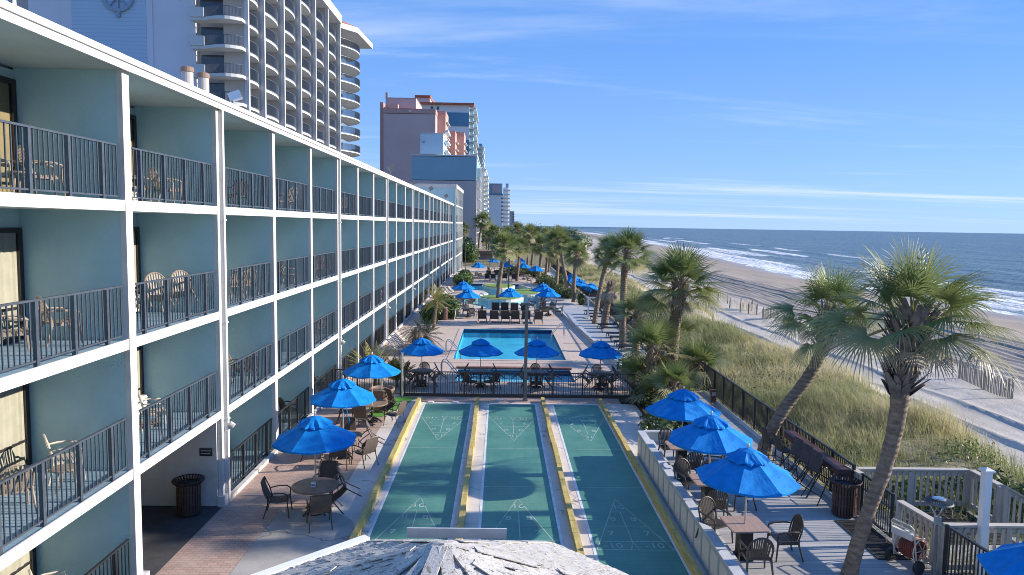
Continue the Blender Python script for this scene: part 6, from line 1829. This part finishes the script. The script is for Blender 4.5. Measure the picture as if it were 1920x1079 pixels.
# ================================================================== TOWERS AND FAR BUILDINGS
tw = thing('hotel_tower', 'tall white hotel tower with bowed balconies and red tiled roof end', 'hotel tower', (0, 0, 0))
TX, TY0, TB, NBT, FL = -26.0, 74.9, 7.05, 6, 2.76
TYS = (74.9, 79.9, 87.0, 94.1, 101.5, 108.7, 116.6)
TY1 = 116.6
NF = 14; TZ = FL * NF + .15
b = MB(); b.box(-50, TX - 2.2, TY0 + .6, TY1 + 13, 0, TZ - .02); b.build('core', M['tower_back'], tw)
b = MB(); b.box(-47.5, -31.0, TY0 - .2, TY0 + .58, 0, TZ + 1.4); b.build('wall', M['tower_wall'], tw)
b = MB(); b.box(-43.2, -35.8, TY0 - .32, TY0 - .21, 0, TZ + 1.0); b.build('siding_panel', M['siding'], tw)
b = MB(); b.box(-44.2, -43.21, TY0 - .30, TY0 - .21, 0, TZ + 1); b.box(-35.79, -35.2, TY0 - .30, TY0 - .21, 0, TZ + 1); b.build('pilasters', M['tower_wall'], tw)
x_e, z_e = far(225, -6, TY0)
b = MB()
n_ = 40; ri, ro = 1.30, 1.62
for r0, r1 in ((ri, ro),):
    vs = []
    for i in range(n_):
        a = 2 * pi * i / n_
        for rr2, yy in ((r0, -.55), (r1, -.55), (r1, -.35), (r0, -.35)): vs.append((x_e + rr2 * cos(a), TY0 + yy, z_e + rr2 * sin(a)))
    b.add(vs, [(i * 4 + j, i * 4 + (j + 1) % 4, ((i + 1) % n_) * 4 + (j + 1) % 4, ((i + 1) % n_) * 4 + j) for i in range(n_) for j in range(4)])
for a in (-90, -50, -130, 90, 50, 130): b.beam((x_e, TY0 - .45, z_e), (x_e + 1.31 * cos(radians(a)), TY0 - .45, z_e + 1.31 * sin(radians(a))), .16, .16, (0, 1, 0))
b.beam((x_e, TY0 - .45, z_e - 1.62), (x_e, TY0 - .45, z_e - 2.1), .35, .2, (0, 1, 0))
b.build('emblem', M['emblem'], tw)
for i in range(NBT + 1):
    b = MB(); y = TYS[i]; b.box(TX - .12, TX + .30, y - .16, y + .16, 0, TZ); b.build('fin', M['tower_white'], tw)
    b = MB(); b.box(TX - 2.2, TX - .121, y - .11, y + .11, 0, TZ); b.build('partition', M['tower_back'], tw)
b = MB(); b.box(-50.5, TX + .5, TY0 - .1, TY1 + .3, TZ, TZ + 1.3); b.build('parapet', M['tower_white'], tw)
# one bowed balcony, then copies
ns = 10
bow = [(TX - .42 + .52 * sin(pi * i / ns) ** .8, .23 + (TB - .46) * i / ns) for i in range(ns + 1)]
b = MB(); b.prism([(TX - 2.2, .23)] + bow + [(TX - 2.2, TB - .23)], -.22, 0); b.wall_along(bow, .001, .04, .10); bal_m = b.mesh('balcony', M['tower_white'])
def rail_curve(pts, h=1.05, gap=.11):
    b = MB(); b.wall_along(pts, h - .06, h, .06); b.wall_along(pts, .12, .16, .04)
    for i in range(len(pts) - 1):
        p, q = Vector((*pts[i], 0)), Vector((*pts[i + 1], 0)); n = max(1, int((q - p).length / gap))
        for j in range(n):
            c_ = p.lerp(q, j / n); b.beam(c_ + Vector((0, 0, .16)), c_ + Vector((0, 0, h - .06)), .035, .035)
    return b.mesh('railing', M['rail'])
rail_m = rail_curve(bow, 1.28)
wb = MB(); wb.box(TX - 2.199, TX - 2.12, 1.0, 3.2, .05, 2.15); wb.box(TX - 2.199, TX - 2.12, 3.9, 6.1, .05, 2.15); win_m = wb.mesh('window', M['glass_dark'])
cw = MB(); cw.box(TX - 2.119, TX - 2.10, 1.0, 1.9, .1, 2.1); cw.box(TX - 2.119, TX - 2.10, 5.0, 6.0, .1, 2.1); cur_m = cw.mesh('curtain', M['resin_white'])
for f in range(2, NF):
    for i in range(NBT):
        o = part(bal_m, 'balcony', tw, (0, TYS[i], f * FL)); part(rail_m, 'railing', o); o.scale = (1, (TYS[i + 1] - TYS[i]) / TB, 1)
        w2 = part(win_m, 'window', tw, (0, TYS[i], f * FL)); w2.scale = (1, (TYS[i + 1] - TYS[i]) / TB, 1)
        if (f * 7 + i * 3) % 4 == 1: part(cur_m, 'curtain', w2)
# corner balconies on the near end
cb = [(-31.0, TY0 - 1.3), (-29.7, TY0 - 1.3)] + [(-29.7 + 3.75 * i / 8, TY0 - 1.3 + (-1.05 * sin(pi * (i / 8) * .62) if i < 8 else -1.05 * sin(pi * .62)) + 1.1 * (i / 8) ** 3) for i in range(1, 9)]
b = MB(); b.prism(cb + [(-25.95, TY0 - .24), (-31.0, TY0 - .24)], -.25, .06); b.box(-31.0, -29.65, TY0 - 1.42, TY0 - 1.30, .061, 1.0); b.box(-31.0, -30.88, TY0 - 1.299, TY0 - .25, .061, 1.0); cbm = b.mesh('corner_balcony', M['tower_white'])
crm = rail_curve(cb[1:])
wb = MB(); wb.box(-30.7, -26.6, TY0 + .45, TY0 + .599, .1, 2.3); cwm = wb.mesh('window', M['glass_dark'])
for f in range(2, NF):
    o = part(cbm, 'corner_balcony', tw, (0, 0, f * FL)); part(crm, 'railing', o)
    part(cwm, 'window', tw, (0, 0, f * FL))
    b = MB()
    for x in (-30.75, -29.4, -28.0, -26.65): b.box(x - .06, x + .06, TY0 + .40, TY0 + .449, .1, 2.3)
    part(b.mesh('mullions', M['tower_white']), 'mullion', tw, (0, 0, f * FL)) if f < 3 else None
# rounded end balconies
eb = [(TX - 1.4, TY1 + .25)] + [(TX - 1.4 + 3.3 * sin(pi * i / 12) ** .7, TY1 + .25 + 13.2 * i / 12) for i in range(1, 12)] + [(TX - 1.4, TY1 + 13.45)]
b = MB(); b.prism(eb, -.14, .04); ebm = b.mesh('end_balcony', M['tower_white']); erm = rail_curve(eb, 1.2)
wb = MB(); wb.box(TX - 2.199, TX - 2.05, TY1 + 1, TY1 + 12, .1, 2.25); ewm = wb.mesh('window', M['glass_dark'])
eb2 = MB(); eb2.box(TX - 2.04, TX - 1.9, TY1 + 3.2, TY1 + 3.9, .05, 2.5); eb2.box(TX - 2.04, TX - 1.9, TY1 + 7.2, TY1 + 8.2, .05, 2.5); ebp = eb2.mesh('pier', M['tower_white'])
for f in range(2, NF):
    o = part(ebm, 'end_balcony', tw, (0, 0, f * FL)); part(erm, 'railing', o)
    w2 = part(ewm, 'window', tw, (0, 0, f * FL)); part(ebp, 'pier', w2)
b = MB(); b.prism([(-50, TY1 + .31), (TX + .4, TY1 + .31), (TX + 2.4, TY1 + 3), (TX + 3.0, TY1 + 13.5), (-50, TY1 + 15)], TZ - .6, TZ + .25); b.build('eave', M['tower_white'], tw)
b = MB(); b.add([(TX + .5, TY1 + .35, TZ + .26), (TX + 2.4, TY1 + 3, TZ + .26), (TX + 3.0, TY1 + 13.5, TZ + .26), (-45, TY1 + 15, TZ + .26), (-36, TY1 + 8, TZ + 3.6), (TX - 3, TY1 + .4, TZ + 1.9)], [(0, 1, 5), (1, 2, 4, 5), (2, 3, 4), (0, 5, 3), (3, 5, 4)]); b.build('tile_roof', M['red_tile'], tw)

def far_box(b, px0, px1, py0, py1, Y, depth=None, y_off=0.0):
    """a block whose camera-side face spans these photo pixels at distance Y; goes back by depth"""
    x0, z1 = far(px0, py0, Y); x1, _ = far(px1, py0, Y); _, z0 = far((px0 + px1) / 2, py1, Y)
    b.box(x0, x1, Y + y_off, Y + y_off + (depth or 20), max(z0, -1), z1)
    return x0, x1, z0, z1
def building(name, lab, cat='building'): return thing(name, lab, cat, (0, 0, 0))
# grey and blue gabled block
B1 = building('grey_block', 'grey hotel block with blue upper wall beside the far palms')
b = MB(); x0, x1, z0, z1 = far_box(b, 772, 894, 338, 520, 186, 40); b.build('wall', M['greywall'], B1)
b = MB(); far_box(b, 772, 894, 293, 337.9, 186, 40); b.build('upper_wall', M['bluegrey'], B1)
b = MB(); far_box(b, 771, 895, 289.5, 293, 185.9, 40.2); b.build('parapet', M['tower_white'], B1)
zt = far(894, 293, 186)[1]
pm_ = MB(); pm_.box(x1 + .001, x1 + .9, 0, .5, 0, 2.2); pm_.box(x1 + .001, x1 + .7, .5, 5.5, -.15, .05); pm_.box(x1 + .001, x1 + .06, 1, 5, .3, 2.0)
pm_ = pm_.mesh('balcony_stack', M['tower_white'])
for f in range(int(zt / 2.8)):
    for j in range(4): part(pm_, 'balcony', B1, (0, 188 + j * 6, .4 + f * 2.8))
B1b = building('pale_blue_penthouse', 'pale blue penthouse block above the grey hotel block')
b = MB(); far_box(b, 788, 831, 251, 288.9, 192, 14); b.build('wall', M['paleblue'], B1b)
b = MB(); far_box(b, 787.5, 832, 249, 251, 191.9, 14.2); b.build('parapet', M['tower_white'], B1b)
b = MB(); far_box(b, 792, 796, 265, 268.5, 191.8, .1); b.build('vent', M['grey_box'], B1b)
b = MB(); xx, zz = far(835, 262, 192); 
for f in range(3): b.box(xx - .3, xx + .6, 194, 204, zz - 3 + f * 2.6, zz - 2.6 + f * 2.6)
b.build('balcony', M['tower_white'], B1b)
# pink tower
B2 = building('pink_tower', 'tall windowless pink tower behind the grey block')
b = MB(); far_box(b, 719, 816.5, 213, 470, 262, 30); b.build('wall', M['pink'], B2)
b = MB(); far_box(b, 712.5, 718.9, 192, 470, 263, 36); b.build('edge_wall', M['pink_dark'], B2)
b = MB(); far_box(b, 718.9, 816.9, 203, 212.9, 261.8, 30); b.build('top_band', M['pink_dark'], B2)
b = MB(); far_box(b, 723, 780, 184, 203, 268, 20); far_box(b, 722.5, 780.5, 183, 184, 267.9, 20.2); b.build('roof_block', M['pink'], B2)
b = MB(); far_box(b, 732, 746, 195, 203, 264, 3); b.build('roof_step', M['salmon'], B2)
b = MB(); x_, z_ = far(725, 183, 270); b.box(x_ - .4, x_ + .4, 270, 271, z_ - .5, z_ + 1.8); b.build('chimney', M['pink_dark'], B2)
b = MB(); x_, z_ = far(768, 209, 261.5); b.box(x_ - .35, x_ + .35, 261.6, 261.75, z_ - .35, z_ + .35); b.build('lamp', M['tower_white'], B2)
for (a0, a1, t0, dd, nm) in ((818, 835.5, 209, 270, 'wing'), (840, 853.5, 247, 285, 'wing'), (855.5, 870, 249, 295, 'wing')):
    b = MB(); far_box(b, a0, a1, t0, 470, dd, 14); b.build(nm, M['salmon'], B2)
    b = MB(); far_box(b, a0 - .2, a1 + .2, t0 - 1, t0 + 7, dd - .1, 14.2); b.build('band', M['pink_dark'], B2)
    xw, zw = far(a1, t0 + 10, dd)
    b = MB()
    for f in range(14): b.box(xw + .001, xw + .9, dd + 2, dd + 12, zw - 2 - f * 2.8, zw - 1.7 - f * 2.8)
    b.build('balcony_edges', M['tower_white'], B2)
# white and blue tower with red roof
B3 = building('white_blue_tower', 'white tower with blue bands and red roof behind the pink one')
b = MB(); far_box(b, 783, 880, 196, 470, 400, 40); b.build('wall', M['paleyellow'], B3)
for p0, p1 in ((211, 237), (262, 289)):
    b = MB(); far_box(b, 836.5, 879.5, p0, p1, 399.7, .25); b.build('blue_band', M['darkblue'], B3)
b = MB(); far_box(b, 780, 889, 191.5, 195.9, 398, 46); b.build('roof', M['red_tile'], B3)
b = MB(); far_box(b, 779, 806, 183, 191.4, 402, 20); b.build('penthouse', M['tower_white'], B3)
b = MB(); far_box(b, 777.5, 807, 178.5, 182.9, 401, 22); b.build('penthouse_roof', M['red_tile'], B3)
for p0 in (786, 808, 819):
    b = MB(); far_box(b, p0, p0 + 4, 200, 206, 399.7, .2); b.build('window', M['glass_dark'], B3)
b = MB(); far_box(b, 880.1, 888, 197, 470, 403, 36); b.build('balcony_wing', M['bluegrey'], B3)
for f in range(20):
    p = 202 + f * 12.4
    if p > 420: break
    b = MB(); far_box(b, 879.5, 893 + 2 * (f % 2), p, p + 2.2, 401, 30); b.build('balcony', M['tower_white'], B3)
# more blocks along the shore
B4 = building('stepped_balcony_tower', 'slim tower of stacked white balconies right of the blue banded tower')
b = MB(); far_box(b, 884, 905, 272, 470, 520, 40); b.build('wall', M['bluegrey'], B4)
b = MB(); far_box(b, 884, 904, 269.5, 272, 519, 41); b.build('parapet', M['darkblue'], B4)
for f in range(12):
    b = MB(); far_box(b, 888, 907.5 - (f % 2), 275 + f * 8, 278 + f * 8, 516, 40); b.build('balcony', M['tower_white'], B4)
B5 = building('white_balcony_block', 'white block with stepped balconies on its sea side, mid distance')
b = MB(); far_box(b, 895, 909, 320, 470, 420, 36); b.build('wall', M['paleyellow'], B5)
b = MB(); far_box(b, 894.5, 912, 317, 320, 419, 38); b.build('parapet', M['tower_white'], B5)
b = MB(); far_box(b, 897, 902.5, 324, 331, 419.8, .2); b.build('window', M['glass_dark'], B5)
for f in range(10):
    b = MB(); far_box(b, 907, 915.2 - .6 * (f % 2), 330 + f * 9, 333.5 + f * 9, 418, 36); b.build('balcony', M['tower_white'], B5)
B6 = building('twin_far_tower', 'pale far tower with dark window column at the end of the hotel row')
b = MB(); far_box(b, 914, 943, 365, 470, 620, 40); b.build('wall', M['paleyellow'], B6)
b = MB(); far_box(b, 914, 943.2, 363, 366, 619, 41); b.build('parapet', M['darkblue'], B6)
for f in range(7):
    b = MB(); far_box(b, 940, 943.6, 371 + f * 7.3, 373.5 + f * 7.3, 619.5, 6); b.build('window', M['glass_dark'], B6)
B7 = building('far_blue_tower', 'distant blue grey tower rising behind the pale far tower')
b = MB(); far_box(b, 917, 942, 346, 400, 760, 40); b.build('wall', M['bluegrey'], B7)
b = MB(); far_box(b, 923, 937, 348, 362, 758, 1); b.build('facade_panel', M['pink'], B7)
b = MB(); far_box(b, 917, 942, 344, 346, 759, 41); b.build('parapet', M['tower_white'], B7)
B8 = building('far_white_tower', 'distant white tower with stacked balconies, last tall one before the sea')
b = MB(); far_box(b, 944, 953, 352, 470, 700, 40); b.build('wall', M['paleyellow'], B8)
b = MB(); far_box(b, 948.5, 953.5, 344.5, 352, 702, 30); b.build('lift_house', M['bluegrey'], B8)
for f in range(10):
    b = MB(); far_box(b, 945, 956, 356 + f * 7.4, 358.5 + f * 7.4, 697, 36); b.build('balcony', M['tower_white'], B8)
B9 = building('farthest_tower', 'small hazy tower farthest along the shore')
b = MB(); far_box(b, 956, 964, 398, 470, 900, 40); b.build('wall', M['greywall'], B9)
b = MB(); far_box(b, 956, 964.3, 396, 398, 899, 41); b.build('parapet', M['tower_white'], B9)
for f in range(4):
    b = MB(); far_box(b, 961, 964.6, 401 + f * 5, 403 + f * 5, 898.6, 10); b.build('window', M['glass_dark'], B9)
B10 = building('low_far_house', 'low pale building at the foot of the farthest tower')
b = MB(); far_box(b, 965, 972, 417, 470, 1000, 40); b.build('wall', M['paleyellow'], B10)
b = MB(); far_box(b, 964.7, 972.3, 415.5, 417, 999, 42); b.build('roof', M['bluegrey'], B10)
B11 = building('low_house', 'low brown roofed house behind the tall far palm')
b = MB(); far_box(b, 900, 925, 478, 500, 160, 10); b.build('wall', M['pink'], B11)
b = MB(); far_box(b, 896, 929, 471, 477.9, 159, 12); b.build('roof', M['pot'], B11)
# pier far out
pr = thing('fishing_pier', 'long low pier far away on the sea horizon', 'pier', (0, 0, 0))
b = MB(); b.box(190, 620, 3300, 3308, 3.2, 4.6); b.build('pier_deck', M['bluegrey'], pr)
b = MB()
for x in range(194, 620, 30): b.box(x, x + 1.5, 3303, 3304.5, -4, 3.2)
b.build('piles', M['bluegrey'], pr)
